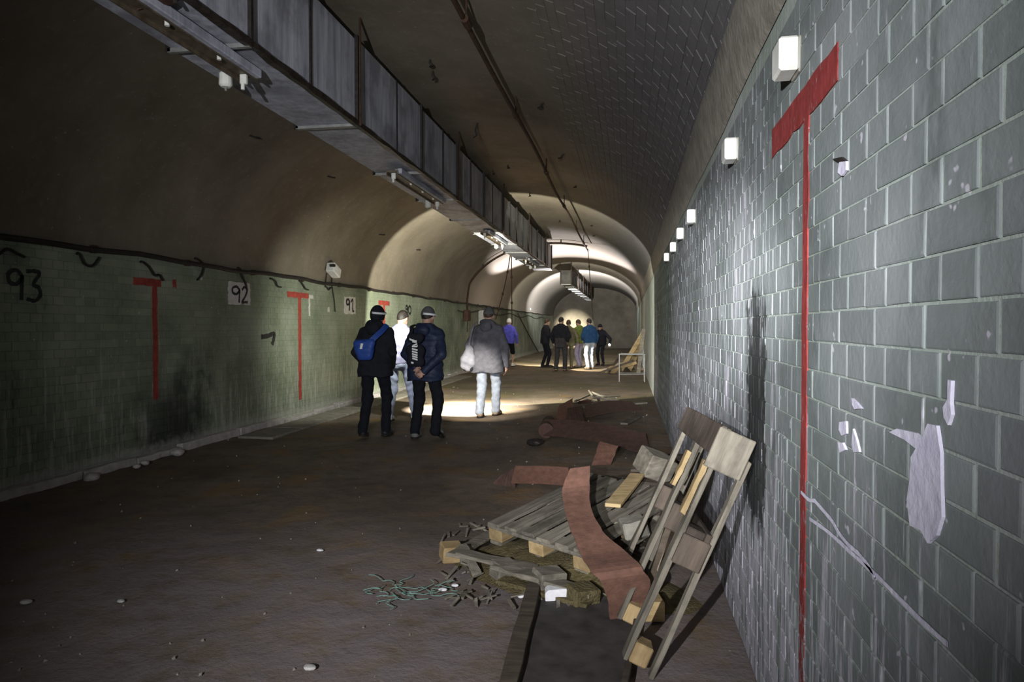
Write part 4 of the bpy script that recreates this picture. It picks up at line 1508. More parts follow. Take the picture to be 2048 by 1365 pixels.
def ik(a, b, l1, l2, pole):
    a, b = np.array(a, float), np.array(b, float)
    d_ = b - a
    L_ = min(np.linalg.norm(d_), (l1 + l2) * 0.999)
    d_ = d_ / np.linalg.norm(d_)
    x_ = (l1 * l1 - l2 * l2 + L_ * L_) / (2 * L_)
    h_ = math.sqrt(max(0, l1 * l1 - x_ * x_))
    pole = np.array(pole, float)
    pole = pole - d_ * (pole @ d_)
    pole /= np.linalg.norm(pole)
    return a + d_ * x_ + pole * h_, a + d_ * L_


def hand(parent, wrist, direction, palm, side, curl, mat, glove=None):
    """five separate fingers; direction = forearm direction, palm = palm normal"""
    P_ = [('c', (-0.026, 0, 0.03), (0.026, 0, 0.03), 0.017, 0.017), ('c', (-0.028, 0, 0.075), (0.03, 0, 0.075), 0.014, 0.014), ('c', (0, 0, -0.01), (0, 0, 0.05), 0.024, 0.024)]

    def fn(P):
        d_ = prims(P, P_, 0.02)
        for i, (xo, ln) in enumerate(((-0.031, 0.066), (-0.011, 0.078), (0.011, 0.083), (0.031, 0.074))):
            a = np.array((xo, 0, 0.082))
            c1, c2 = curl * 0.7, curl * 1.6
            b = a + ln * 0.5 * np.array((xo * 1.2, math.sin(c1), math.cos(c1)))
            c_ = b + ln * 0.5 * np.array((0, math.sin(c2), math.cos(c2)))
            f_ = np.minimum(sd_cap(P, a, b, 0.0092, 0.0085), sd_cap(P, b, c_, 0.0085, 0.007))
            d_ = smin(d_, f_, 0.006)
        s_ = side
        t0, t1, t2 = np.array((s_ * 0.024, 0.004, 0.025)), np.array((s_ * 0.052, 0.016, 0.055)), np.array((s_ * 0.056, 0.022, 0.088))
        f_ = np.minimum(sd_cap(P, t0, t1, 0.014, 0.011), sd_cap(P, t1, t2, 0.011, 0.008))
        return smin(d_, f_, 0.008)

    o = sdf_obj('hand', fn, (-0.085, -0.04, -0.05), (0.085, 0.12, 0.19), 0.0048, mat, parent)
    z_ = Vector(direction).normalized()
    y_ = Vector(palm)
    y_ = (y_ - z_ * y_.dot(z_)).normalized()
    x_ = y_.cross(z_)
    m = Matrix((x_, y_, z_)).transposed().to_4x4()
    m.translation = Vector(wrist)
    o.matrix_local = m
    return o


def person(label, feet_px, yaw, H=1.75, feet=((-0.10, -0.10, 0, 0), (0.10, 0.14, 0, 0)), arms=None, top=None, trousers=None, shoe=None,
           hair=None, cap=None, lampband=None, head=(0.0, 0.0), lean=(0, 0.02), h_=0.0125, hands=(0.5, 0.5), skirt=0.0, seed=0, loc=None):
    if loc is None:
        q_ = at(*feet_px, z=0.0)
        loc = (q_.x, q_.y, 0.0)
    S = H / 1.75
    lx, ly = lean
    Cpelv = np.array((0, 0, 0.94))
    sh = [np.array((s_ * 0.168 + lx, ly, 1.375)) for s_ in (-1, 1)]
    hip = [np.array((s_ * 0.095, 0, 0.92)) for s_ in (-1, 1)]
    ank, kne = [], []
    for i in (0, 1):
        fx, fy, fz, fp = feet[i]
        a_ = np.array((fx, fy, 0.095 + fz))
        k_, e_ = ik(hip[i], a_, 0.435, 0.425, (0.05 * (-1, 1)[i], 1, 0))
        kne.append(k_)
        ank.append(e_)
    arms = arms or (((-0.27, -0.02, 1.12), (-0.25, 0.08, 0.87)), ((0.27, -0.02, 1.12), (0.25, 0.08, 0.87)))
    el = [np.array(arms[i][0], float) for i in (0, 1)]
    wr = [np.array(arms[i][1], float) for i in (0, 1)]
    HB = 1.475
    hx, hy = lx * 1.15, ly * 1.3 + 0.015
    ca, sa = math.cos(head[0]), math.sin(head[0])

    def headspace(P):
        Q = P - np.array((hx, hy, HB))
        x_ = Q[..., 0] * ca + Q[..., 1] * sa
        y_ = -Q[..., 0] * sa + Q[..., 1] * ca
        ct, st_ = math.cos(head[1]), math.sin(head[1])   # tilt forward
        y2 = y_ * ct - Q[..., 2] * st_
        z2 = y_ * st_ + Q[..., 2] * ct
        return np.stack([x_, y2, z2], -1)

    HP = [('e', (0, 0.005, 0.135), (0.076, 0.096, 0.115)), ('e', (0, 0.045, 0.065), (0.054, 0.058, 0.062), 0.03), ('e', (0, 0.104, 0.108), (0.012, 0.020, 0.026), 0.012), ('e', (0.079, 0, 0.115), (0.011, 0.022, 0.033), 0.01), ('e', (-0.079, 0, 0.115), (0.011, 0.022, 0.033), 0.01),
          ('e', (0, 0.090, 0.145), (0.055, 0.018, 0.012), 0.012), ('e', (0, 0.097, 0.062), (0.023, 0.010, 0.008), 0.008)]
    tops = top or {}
    bulk = tops.get('bulk', 0.0)

    def body_fn(P):
        d_ = prims(headspace(P), HP, 0.02)
        for e_ in ((-0.030, 0.100, 0.122), (0.030, 0.100, 0.122)):
            s_ = sd_ell(headspace(P), e_, (0.017, 0.012, 0.011))
            d_ = -smin(-d_, s_, 0.008)
        L_ = [('c', (lx, ly - 0.02, 1.40), (hx, hy - 0.015, 1.56), 0.060, 0.052, 0.03),
              ('c', (-0.10 + lx, ly, 1.36), (0.10 + lx, ly, 1.36), 0.075, 0.075, 0.05), ('c', (-0.07, 0, 1.15), (0.07, 0, 1.15), 0.08, 0.08, 0.10), ('c', (-0.07, 0, 0.98), (0.07, 0, 0.98), 0.085, 0.085, 0.10), ('c', (0, 0, 0.95), (lx, ly, 1.36), 0.08, 0.08, 0.08)]
        for i in (0, 1):
            fw = wr[i] - el[i]
            fw = fw / np.linalg.norm(fw)
            L_ += [('c', sh[i], el[i], 0.040, 0.034), ('c', el[i], wr[i] + fw * 0.012, 0.033, 0.023), ('c', hip[i], kne[i], 0.062, 0.044), ('c', kne[i], ank[i], 0.042, 0.032), ('c', ank[i], ank[i] + np.array((0, 0.10, -0.045)), 0.03, 0.025)]
        d2 = prims(P, L_, 0.03)
        return smin(d_, d2, 0.02)

    ext = 0.42
    lo = (-ext, -0.55, -0.02)
    hi = (ext, 0.55, 1.80)
    ymin = min(-0.30, min(f[1] for f in feet) - 0.12, min(w__[1] for w__ in wr) - 0.1)
    ymax = max(0.30, max(f[1] for f in feet) + 0.22, max(w__[1] for w__ in wr) + 0.14)
    xm = max(0.34, max(abs(w__[0]) for w__ in wr) + 0.12, max(abs(w__[0]) for w__ in el) + 0.12)
    lo, hi = (-xm, ymin, -0.03), (xm, ymax, 1.83)
    root = sdf_obj('person', body_fn, lo, hi, h_, M['skin'], None)
    root.location = loc
    root.rotation_euler = (0, 0, yaw)
    root.scale = (S, S, S)
    tag(root, label, 'person', 'people walking in the tunnel')
    ph = np.random.default_rng(seed).uniform(0, 6.28, 6)

    def folds(P, amp):
        z_ = P[..., 2]
        return amp * (np.sin(34 * z_ + 3.0 * np.sin(9 * P[..., 0] + ph[0]) + ph[1]) * np.sin(7 * P[..., 1] + 11 * P[..., 0] + ph[2]) + 0.6 * np.sin(61 * z_ + 4 * np.sin(13 * P[..., 0] + ph[3]) + ph[4]))

    # jacket or coat
    hem = tops.get('hem', 0.86)

    def top_fn(P):
        L_ = [('c', (-0.085 + lx, ly - 0.005, 1.365), (0.085 + lx, ly - 0.005, 1.365), 0.090 + bulk, 0.090 + bulk, 0.08), ('c', (-0.03 + lx, ly - 0.015, 1.43), (0.03 + lx, ly - 0.015, 1.43), 0.070 + bulk * 0.6, 0.070 + bulk * 0.6, 0.09)]
        z_ = 1.28
        while z_ > hem - 0.05:
            t = (1.375 - z_) / 0.45
            tt = min(1, max(0, t))
            xw = 0.118 - 0.03 * tt if z_ > 0.95 else 0.09 + skirt * (0.95 - z_)
            rr = 0.112 + bulk - 0.004 * tt if z_ > 0.95 else 0.112 + bulk + 0.03 * min(1, (0.95 - z_) * 4)
            L_.append(('c', (-xw + lx * (1 - tt), ly * (1 - tt), z_), (xw + lx * (1 - tt), ly * (1 - tt), z_), rr, rr, 0.09))
            z_ -= 0.10
        for i in (0, 1):
            L_ += [('c', sh[i], el[i], 0.066 + bulk * 0.8, 0.054 + bulk * 0.6, 0.022), ('c', el[i], wr[i], 0.052 + bulk * 0.5, 0.040 + bulk * 0.4, 0.015)]
        L_ += [('c', (lx, ly - 0.02, 1.42), (hx, hy - 0.02, 1.475), 0.078, 0.072, 0.05)]
        if tops.get('hood'):
            L_ += [('e', (lx, ly - 0.085, 1.475), (0.118, 0.075, 0.075), 0.03), ('e', (lx, ly - 0.14 - bulk, 1.42), (0.095, 0.05, 0.075), 0.03)]
        d_ = prims(P, L_, 0.04)
        d_ = d_ + folds(P, tops.get('fold', 0.004))
        if tops.get('quilt'):
            d_ = d_ + 0.006 * np.abs(np.sin(P[..., 2] * math.pi / 0.075))
        d_ = np.maximum(d_, hem + 0.01 * np.sin(P[..., 0] * 18 + ph[5]) - P[..., 2])
        return np.maximum(d_, P[..., 2] - (1.515 if not tops.get('collar') else 1.54))

    if top:
        # forearms may drop below the hem, so cut only the body part
        def top_fn2(P):
            d_ = top_fn(P)
            for i in (0, 1):
                s_ = np.minimum(sd_cap(P, sh[i], el[i], 0.060 + bulk * 0.8, 0.054 + bulk * 0.6), sd_cap(P, el[i], wr[i], 0.052 + bulk * 0.5, 0.040 + bulk * 0.4))
                d_ = np.minimum(d_, s_ + folds(P, 0.003))
            return d_
        o = sdf_obj(tops.get('name', 'jacket'), top_fn2, lo, hi, h_, tops['mat'], root)

    def leg_fn(P):
        b_ = (trousers or {}).get('bulk', 0.0)
        L_ = [('c', (-0.075, 0, 0.99), (0.075, 0, 0.99), 0.108, 0.108, 0.06), ('c', (-0.08, -0.01, 0.90), (0.08, -0.01, 0.90), 0.108, 0.108, 0.06)]
        d0 = prims(P, L_, 0.05)
        dl = []
        sh_ = (trousers or {}).get('shorts')
        for i in (0, 1):
            if sh_:
                dl.append(prims(P, [('c', hip[i], kne[i], 0.090 + b_, 0.078 + b_, 0.03)], 0.03))
            else:
                dl.append(prims(P, [('c', hip[i], kne[i], 0.088 + b_, 0.064 + b_, 0.03), ('c', kne[i], ank[i] + np.array((0, -0.005, -0.01)), 0.062 + b_, 0.058 + b_, 0.04)], 0.03))
        d_ = smin(smin(dl[0], d0, 0.04), smin(dl[1], d0, 0.04), 0.012)
        d_ = d_ + folds(P, 0.0045)
        return np.maximum(d_, P[..., 2] - 1.06)

    if trousers:
        sdf_obj('trousers', leg_fn, lo, (xm, ymax, 1.12), h_, trousers['mat'], root)

    # shoes
    for i in (0, 1):
        fx, fy, fz, fp = feet[i]

        def shoe_fn(P):
            d_ = prims(P, [('c', (0, -0.055, 0.045), (0, 0.09, 0.040), 0.045, 0.046, 0.03), ('c', (0, 0.09, 0.035), (0.004, 0.165, 0.030), 0.046, 0.034, 0.03), ('c', (0, -0.035, 0.05), (0, -0.03, 0.105), 0.046, 0.044, 0.03)], 0.03)
            return np.maximum(d_, -P[..., 2])

        o = sdf_obj('shoe', shoe_fn, (-0.07, -0.13, -0.02), (0.07, 0.23, 0.17), max(0.008, h_ * 0.75), shoe, root)

        def sole_fn(P):
            d_ = prims(P, [('c', (0, -0.055, 0.012), (0, 0.09, 0.012), 0.050, 0.051, 0.03), ('c', (0, 0.09, 0.012), (0.004, 0.167, 0.012), 0.050, 0.037, 0.03)], 0.03)
            return np.maximum(np.maximum(d_, -P[..., 2]), P[..., 2] - 0.022)

        so = sdf_obj('sole', sole_fn, (-0.07, -0.13, -0.02), (0.07, 0.23, 0.05), 0.0075, M['iron'], o)
        e_ = ank[i]
        o.matrix_local = Matrix.Translation(Vector((e_[0], e_[1] + 0.03, e_[2] - 0.095))) @ Matrix.Translation(Vector((0, 0.12, 0))) @ Matrix.Rotation(-fp, 4, 'X') @ Matrix.Translation(Vector((0, -0.12, 0))) @ Matrix.Rotation((-1, 1)[i] * -0.12, 4, 'Z')

    # head: hair, cap, lamp
    hm = Matrix.Translation(Vector((hx, hy, HB))) @ Matrix.Rotation(head[0], 4, 'Z') @ Matrix.Rotation(-head[1], 4, 'X')
    hb = (-0.13, -0.15, -0.03)
    ht = (0.13, 0.26, 0.30)
    if hair:
        def hair_fn(P):
            d_ = sd_ell(P, (0, 0.0, 0.140), (0.086, 0.106, 0.122)) + 0.002 * np.sin(60 * P[..., 0]) * np.sin(50 * P[..., 1] + 40 * P[..., 2])
            return np.maximum(d_, -(P[..., 2] - 0.065 - (P[..., 1] + 0.10) * 0.70))
        o = sdf_obj('hair', hair_fn, hb, ht, 0.009, hair, root)
        o.matrix_local = hm
    if cap:
        def cap_fn(P):
            d_ = sd_ell(P, (0, 0.0, 0.135), (0.093, 0.113, 0.130))
            d_ = np.maximum(d_, -(P[..., 2] - cap.get('z', 0.145) - P[..., 1] * 0.1))
            if cap.get('brim'):
                d_ = smin(d_, sd_ell(P, (0, 0.13, 0.150), (0.070, 0.085, 0.010)), 0.01)
            return d_
        o = sdf_obj('cap', cap_fn, hb, ht, 0.009, cap['mat'], root)
        o.matrix_local = hm
    if lampband:
        pts = [(0.0965 * math.cos(t), 0.117 * math.sin(t), 0.158 + 0.012 * math.sin(t)) for t in np.linspace(0, 2 * math.pi, 28, endpoint=False)]
        v_, f_ = [], []
        for (a, b, c_) in pts:
            v_ += [(a, b, c_ - 0.013), (a, b, c_ + 0.013), (a * 0.95, b * 0.95, c_ + 0.013), (a * 0.95, b * 0.95, c_ - 0.013)]
        n__ = len(pts)
        for i in range(n__):
            for q_ in range(4):
                f_.append((i * 4 + q_, ((i + 1) % n__) * 4 + q_, ((i + 1) % n__) * 4 + (q_ + 1) % 4, i * 4 + (q_ + 1) % 4))
        o = mesh_obj('headlamp_band', v_, f_, lampband, root, True)
        o.matrix_local = hm @ Matrix.Rotation(0.10, 4, 'Y')
        lo_ = MB().box((0, 0.128, 0.17), (0.06, 0.03, 0.042)).build('lamp_housing', M['steel'], o, False, 0.006)
    for s_ in (-1, 1):
        o = MB().tube([(s_ * 0.030, 0.080, 0.122), (s_ * 0.030, 0.092, 0.122)], [0.011, 0.006], 8).build('eye', M['eye'], root)
        o.matrix_local = hm
    for i in (0, 1):
        if hands and hands[i] is not None:
            fw = wr[i] - el[i]
            if tops.get('palm'):
                pm = tops['palm'][i]
            else:
                pm = (-(-1, 1)[i], 0.15, 0)
            hand(root, wr[i], fw, pm, 1 if i == 0 else -1, hands[i], M['skin'])
    return root


def body_point(root, p_):
    e = Matrix.LocRotScale(root.location, root.rotation_euler, root.scale)
    return e @ Vector(p_)


def attach(root, o):
    """put a separate thing into the place given in the wearer's frame"""
    o.matrix_world = Matrix.LocRotScale(root.location, root.rotation_euler, root.scale)


C = {
    'black': cloth('black_fabric', (0.013, 0.014, 0.020)), 'navy': cloth('navy_quilted_nylon', (0.018, 0.026, 0.055), 0.2, 0.55), 'charcoal': cloth('charcoal_coat_wool', (0.10, 0.10, 0.115)),
    'lilac': cloth('pale_lilac_cotton', (0.30, 0.29, 0.42)), 'denim': cloth('pale_denim', (0.45, 0.50, 0.66)), 'greytr': cloth('grey_trouser_cloth', (0.30, 0.34, 0.40)), 'blackpants': cloth('black_trousers', (0.009, 0.010, 0.015)),
    'royal': cloth('royal_blue_fleece', (0.10, 0.10, 0.55)), 'blue': cloth('teal_blue_jacket', (0.018, 0.06, 0.14)), 'green': cloth('olive_green_jacket', (0.12, 0.16, 0.035)), 'beige': cloth('khaki_cloth', (0.16, 0.15, 0.09)),
    'lilactr': cloth('lilac_grey_trousers', (0.30, 0.27, 0.36)), 'darkgrey': cloth('dark_grey_trousers', (0.045, 0.043, 0.045)), 'packblue': cloth('blue_pack_nylon', (0.025, 0.07, 0.30), 0.2, 0.5), 'white': cloth('white_canvas', (0.72, 0.72, 0.70), 0.08),
    'whitetr': cloth('white_trousers', (0.66, 0.68, 0.72), 0.08), 'greyshoe': cloth('grey_shoe_leather', (0.16, 0.17, 0.16)), 'blackshoe': cloth('black_shoe_leather', (0.02, 0.02, 0.022), 0.2, 0.5), 'tan': cloth('tan_shoe_leather', (0.28, 0.20, 0.13)),
    'reflect': simple('reflective_white_tape', (0.75, 0.77, 0.75), (0.85, 0.87, 0.85), 20, 0.3, 0, 0.05), 'redcloth': cloth('red_cloth', (0.55, 0.03, 0.04)), 'greycap': cloth('grey_cap_cloth', (0.10, 0.10, 0.10)),
}
pocket = (((-0.25, -0.05, 1.11), (-0.19, 0.14, 0.93)), ((0.25, -0.05, 1.11), (0.19, 0.14, 0.93)))
front = (((-0.25, 0.0, 1.14), (-0.14, 0.20, 1.02)), ((0.25, 0.0, 1.14), (0.14, 0.20, 1.02)))

# P1: dark figure with the blue sling pack
p1 = person('person in black with a blue sling pack and lamp strap, leftmost of the group', (751, 874), 0.05, 1.76, ((-0.135, -0.12, 0.0, 0.15), (0.11, 0.10, 0, 0)), pocket,
            {'mat': C['black'], 'hem': 0.80, 'bulk': 0.006, 'hood': True, 'name': 'jacket', 'collar': True}, {'mat': C['blackpants'], 'bulk': 0.006}, C['blackshoe'], None, {'mat': C['black'], 'z': 0.06}, C['reflect'], (-0.25, 0.1), (0.0, 0.05), 0.0125, (0.6, 0.6), seed=1)
# P2: lilac hoodie behind
p2 = person('person in a pale lilac top and light jeans, half hidden between two dark figures', (799, 842), -0.05, 1.74, ((-0.14, -0.10, 0.0, 0.0), (0.17, 0.22, 0, 0)), front,
            {'mat': C['lilac'], 'hem': 0.90, 'bulk': 0.004, 'name': 'hoodie'}, {'mat': C['denim'], 'bulk': 0.004}, C['white'], M['hair_dark'], None, None, (-0.30, 0.25), (0.0, 0.06), 0.0125, (0.6, 0.6), seed=2)
# P3: navy puffer jacket, hands behind the back
p3 = person('person in a navy quilted jacket walking with hands clasped behind the back', (851, 877), -0.06, 1.74, ((-0.14, -0.02, 0, 0.0), (0.17, -0.10, 0.03, 0.55)), (((-0.235, -0.10, 1.11), (-0.06, -0.215, 0.945)), ((0.265, -0.10, 1.11), (0.075, -0.235, 0.90))),
            {'mat': C['navy'], 'hem': 0.76, 'bulk': 0.018, 'hood': True, 'quilt': True, 'name': 'puffer_jacket', 'palm': [(0, -1, 0.2), (0, -1, 0.2)]}, {'mat': C['blackpants'], 'bulk': 0.008}, C['greyshoe'], M['hair_dark'], {'mat': C['greycap'], 'z': 0.14}, C['reflect'], (-0.1, 0.15), (0.0, 0.05), 0.0115, (0.9, 0.9), seed=3)
# P4: charcoal coat
p4 = person('person in a long charcoal coat and light grey trousers carrying a grey bag', (975, 833), -0.05, 1.80, ((-0.09, -0.14, 0.0, 0.0), (0.10, 0.14, 0, 0)), (((-0.30, -0.03, 1.13), (-0.25, 0.16, 0.98)), ((0.29, 0.0, 1.10), (0.29, 0.06, 0.80))),
            {'mat': C['charcoal'], 'hem': 0.70, 'bulk': 0.014, 'hood': True, 'name': 'coat', 'collar': True}, {'mat': C['greytr'], 'bulk': 0.012}, C['tan'], M['hair_brown'], {'mat': C['greycap'], 'z': 0.14, 'brim': True}, None, (0.0, 0.12), (0.0, 0.05), 0.0125, (0.5, 0.5), skirt=0.08, seed=4)
# P5 .. P11: the far group
p5 = person('person in a royal blue top and white cap, just beyond the charcoal coat', (1017, 734), -0.1, 1.80, ((-0.11, -0.10, 0, 0), (0.12, 0.12, 0, 0)), (((-0.27, -0.02, 1.12), (-0.25, 0.05, 0.86)), ((0.30, -0.03, 1.12), (0.30, 0.05, 0.86))),
            {'mat': C['royal'], 'hem': 0.84, 'bulk': 0.006, 'name': 'fleece'}, {'mat': C['blackpants'], 'shorts': True, 'bulk': 0.01}, C['white'], M['hair_brown'], {'mat': M['white_helmet'], 'z': 0.10}, None, (0.0, 0.1), (0, 0.04), 0.018, seed=5)
p6 = person('person in a black jacket with a pale front turned sideways, red glove raised', (1090, 735), -1.1, 1.78, ((-0.10, -0.06, 0, 0), (0.10, 0.06, 0, 0)), (((-0.27, 0.02, 1.13), (-0.12, 0.24, 1.12)), ((0.27, 0.02, 1.13), (0.12, 0.24, 1.10))),
            {'mat': C['black'], 'hem': 0.84, 'bulk': 0.01, 'name': 'jacket'}, {'mat': C['blackpants']}, C['blackshoe'], M['hair_brown'], None, None, (0.0, 0.1), (0, 0.04), 0.018, seed=6)
p7 = person('person in a black top with a grey jacket tied around the waist, seen from behind', (1121, 742), -0.1, 1.82, ((-0.14, -0.05, 0, 0), (0.14, 0.02, 0, 0)), (((-0.30, 0.0, 1.12), (-0.26, 0.10, 0.90)), ((0.28, 0.02, 1.12), (0.20, 0.18, 0.95))),
            {'mat': C['black'], 'hem': 0.94, 'bulk': 0.016, 'name': 'sweater'}, {'mat': C['darkgrey'], 'bulk': 0.014}, C['tan'], M['hair_dark'], None, None, (-0.3, 0.1), (0.0, 0.04), 0.018, seed=7)
p8 = person('person in khaki hidden behind the black-topped figure, right arm held out', None, 0.1, 1.74, ((-0.10, 0, 0, 0), (0.10, 0, 0, 0)), (((-0.27, 0.02, 1.12), (-0.20, 0.15, 0.9)), ((0.30, 0.02, 1.14), (0.34, 0.08, 0.90))),
            {'mat': C['beige'], 'hem': 0.80, 'bulk': 0.006, 'name': 'jacket'}, {'mat': C['beige']}, C['tan'], M['hair_brown'], None, None, (0, 0), (0, 0.03), 0.018, seed=8, loc=tuple(at(1137, 737, z=0)))
p9 = person('person in an olive green jacket and lilac-grey trousers facing left', (1160, 735), 0.9, 1.76, ((-0.11, -0.05, 0, 0), (0.11, 0.08, 0, 0)), (((-0.26, 0.03, 1.13), (-0.14, 0.25, 1.06)), ((0.26, 0.03, 1.13), (0.14, 0.25, 1.04))),
            {'mat': C['green'], 'hem': 0.86, 'bulk': 0.012, 'name': 'jacket'}, {'mat': C['lilactr'], 'bulk': 0.012}, C['tan'], M['hair_brown'], None, None, (0.0, 0.15), (0, 0.04), 0.018, seed=9)
p10 = person('person in a blue jacket whose pale trousers are caught in a torch beam', (1180, 739), 0.5, 1.78, ((-0.10, -0.05, 0, 0), (0.11, 0.05, 0, 0)), (((-0.27, 0.02, 1.12), (-0.18, 0.22, 1.0)), ((0.28, 0.0, 1.12), (0.26, 0.08, 0.88))),
             {'mat': C['blue'], 'hem': 0.90, 'bulk': 0.014, 'name': 'jacket'}, {'mat': C['greytr'], 'bulk': 0.008}, C['tan'], M['hair_dark'], None, None, (0.1, 0.1), (0, 0.04), 0.018, seed=10)
q11 = at(1202, 731, z=0.0)
tp = at(1219, 690, d=q11.y * 0.965)
m11 = Matrix.LocRotScale(Vector((q11.x, q11.y, 0)), Euler((0, 0, 2.75)), Vector((1, 1, 1)) * (1.60 / 1.75))
dv = (Vector((0, 0, HC)) - tp).normalized()
wl = m11.inverted() @ (tp - dv * 0.17)
e11 = (wl.x * 0.6 - 0.12, 0.06, 1.10)
p11 = person('person in dark clothes on the right holding a bright torch towards the camera', (1202, 731), 2.75, 1.60, ((-0.10, 0, 0, 0), (0.10, 0.03, 0, 0)), ((e11, (wl.x, wl.y - 0.02, wl.z)), ((0.30, 0.04, 1.12), (0.20, 0.25, 1.25))),
             {'mat': C['black'], 'hem': 0.84, 'bulk': 0.014, 'name': 'jacket'}, {'mat': C['blackpants']}, C['blackshoe'], M['hair_dark'], {'mat': C['black'], 'z': 0.12}, None, (0, 0.2), (0, 0.05), 0.018, (1.1, 0.5), seed=11)

# ---- bags
pk = empty('sling_pack', (0, 0, 0), 'blue sling backpack with a white strip on the black jacket', 'backpack')
attach(p1, pk)
def pack_fn(P):
    q = P - np.array((-0.075, -0.205, 1.15))
    d_ = prims(q, [('c', (-0.105, 0.01, 0.085), (0.10, 0, 0.10), 0.045, 0.045, 0.05), ('c', (-0.045, 0, -0.09), (0.06, 0, -0.09), 0.045, 0.045, 0.08), ('c', (-0.07, 0, 0.0), (0.07, 0, 0.0), 0.054, 0.054, 0.08)], 0.06)
    return d_
sdf_obj('bag_body', pack_fn, (-0.3, -0.32, 0.95), (0.15, -0.08, 1.40), 0.012, C['packblue'], pk)
MB().strip(smooth_path([(0.0, -0.225, 1.24), (0.07, -0.195, 1.32), (0.14, -0.13, 1.40), (0.17, -0.03, 1.475)], 4), [(0.03, 0.0, -0.02)] * 13, 0.012).build('shoulder_strap', C['packblue'], pk)
MB().strip([(-0.085, -0.268, 1.235), (-0.092, -0.270, 1.20), (-0.10, -0.268, 1.165)], [(0.016, 0, 0.0)] * 3, 0.004).build('reflective_strip', C['reflect'], pk)

pk = empty('backpack', (0, 0, 0), 'black backpack with slanting white lettering on the navy jacket', 'backpack')
attach(p3, pk)
def pack2_fn(P):
    q = P - np.array((-0.045, -0.235, 1.16))
    return prims(q, [('c', (-0.06, 0, 0.17), (0.06, 0, 0.17), 0.055, 0.055, 0.05), ('c', (-0.065, -0.005, 0.0), (0.065, -0.005, 0.0), 0.065, 0.065, 0.1), ('c', (-0.06, 0, -0.15), (0.06, 0, -0.15), 0.06, 0.06, 0.1)], 0.08)
sdf_obj('bag_body', pack2_fn, (-0.22, -0.36, 0.90), (0.13, -0.10, 1.44), 0.012, C['black'], pk)
yb = -0.312
lt_ = []
z_ = 1.300
# lettering runs down the pack: a hooked letter, a zigzag, then slanted bars
for pts in ([(-0.085, z_ + 0.012), (-0.06, z_), (0.0, z_ - 0.018), (0.012, z_ - 0.012)], [(-0.045, z_ - 0.022), (0.012, z_ - 0.030)], [(-0.045, z_ - 0.075), (0.015, z_ - 0.052), (0.02, z_ - 0.085), (-0.05, z_ - 0.085)],
            [(-0.05, z_ - 0.112), (0.022, z_ - 0.132)], [(-0.05, z_ - 0.145), (0.022, z_ - 0.165)], [(-0.05, z_ - 0.176), (0.022, z_ - 0.196)], [(-0.048, z_ - 0.205), (0.022, z_ - 0.225)], [(-0.046, z_ - 0.234), (0.022, z_ - 0.254)]):
    L_ = [Vector((a - 0.01, yb, b)) for a, b in pts]
    m = MB()
    n = len(L_)
    ws = [Vector((0.002, 0, 0.0095))] * n
    m.strip(L_, ws, 0.014)
    m.build('letter_stroke', C['reflect'], pk)
MB().strip([(-0.075, -0.305, 1.012), (-0.045, -0.306, 1.004)], [(0.002, 0, 0.011)] * 2, 0.012).build('reflective_tab', C['reflect'], pk)
MB().strip(smooth_path([(-0.11, -0.20, 1.36), (-0.15, -0.10, 1.46), (-0.15, 0.03, 1.49)], 4), [(0.025, 0, 0)] * 9, 0.012).build('shoulder_strap', C['black'], pk)

bg = empty('shoulder_bag', (0, 0, 0), 'pale grey crumpled shoulder bag on the left hip of the charcoal coat', 'bag')
attach(p4, bg)
def bag_fn(P):
    q = P - np.array((-0.29, -0.10, 0.90))
    d_ = prims(q, [('e', (0, 0, -0.03), (0.13, 0.09, 0.15), 0.05), ('e', (0.02, 0.0, 0.12), (0.07, 0.06, 0.12), 0.06)], 0.06)
    return d_ + 0.010 * np.sin(26 * q[..., 0] + 9 * q[..., 2]) * np.sin(22 * q[..., 2] - 12 * q[..., 0]) + 0.005 * np.sin(50 * q[..., 2] + 20 * q[..., 0])
sdf_obj('bag_body', bag_fn, (-0.48, -0.26, 0.64), (-0.12, 0.06, 1.20), 0.012, M['bag'], bg)
MB().strip(smooth_path([(-0.27, -0.12, 1.10), (-0.24, -0.14, 1.25), (-0.20, -0.12, 1.42), (-0.16, 0.0, 1.50)], 4), [(0.016, -0.01, 0)] * 13, 0.008).build('strap', M['bag'], bg)
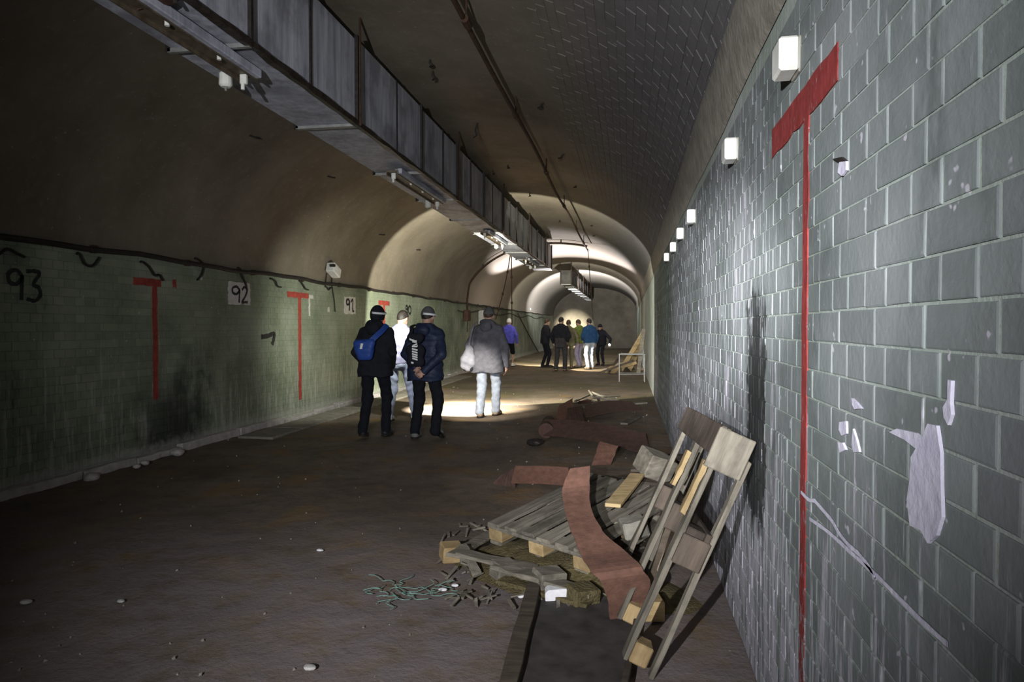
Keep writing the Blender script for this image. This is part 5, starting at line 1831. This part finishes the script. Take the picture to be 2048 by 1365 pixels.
def bag2_fn(P):
    return sd_ell(P, (-0.26, -0.07, 0.76), (0.13, 0.08, 0.06)) + 0.004 * np.sin(40 * P[..., 0])
sdf_obj('base_panel', bag2_fn, (-0.42, -0.18, 0.66), (-0.10, 0.05, 0.86), 0.012, C['black'], bg)

# jacket tied round the waist of the black-topped figure
wj = empty('tied_jacket', (0, 0, 0), 'grey jacket tied around the waist of the black-topped figure', 'jacket')
attach(p7, wj)
def wj_fn(P):
    d_ = prims(P, [('c', (-0.09, -0.09, 0.98), (0.09, -0.09, 0.98), 0.085, 0.085, 0.05), ('c', (-0.08, -0.10, 0.80), (0.09, -0.10, 0.80), 0.075, 0.075, 0.1)], 0.08)
    return d_ + 0.008 * np.sin(50 * P[..., 0] + 5 * P[..., 2])
sdf_obj('cloth', wj_fn, (-0.25, -0.25, 0.68), (0.25, 0.05, 1.12), 0.016, C['darkgrey'], wj)

# pale scarf-like front and red glove of the sideways figure
o = sdf_obj('pale_front', lambda P: sd_ell(P, (0.03, 0.105, 1.22), (0.05, 0.045, 0.14)) + 0.01 * np.sin(40 * P[..., 2]), (-0.1, 0.0, 1.0), (0.2, 0.2, 1.45), 0.016, C['white'], p6)
o = sdf_obj('red_glove', lambda P: prims(P, [('e', (-0.10, 0.28, 1.12), (0.05, 0.06, 0.055))] + [('c', (-0.13 + 0.02 * i, 0.32, 1.13), (-0.13 + 0.02 * i, 0.36, 1.10), 0.010, 0.009, 0.01) for i in range(4)] + [('c', (-0.06, 0.29, 1.14), (-0.045, 0.33, 1.17), 0.013, 0.011, 0.01)], 0.02), (-0.2, 0.18, 1.02), (0.0, 0.42, 1.22), 0.009, C['redcloth'], p6)

# ---- torch in the hand of the far right figure
tc = empty('hand_torch', tp, 'glaring hand torch pointed at the camera by the far right figure', 'torch')
MB().tube([-dv * 0.20, -dv * 0.03, -dv * 0.01, dv * 0.0], [0.018, 0.018, 0.034, 0.036], 12).build('torch_body', M['iron'], tc)
MB().tube([dv * 0.001, dv * 0.012], [0.034, 0.03], 14).build('lens', emit('torch_glare', (1.0, 0.98, 0.95), 260), tc)
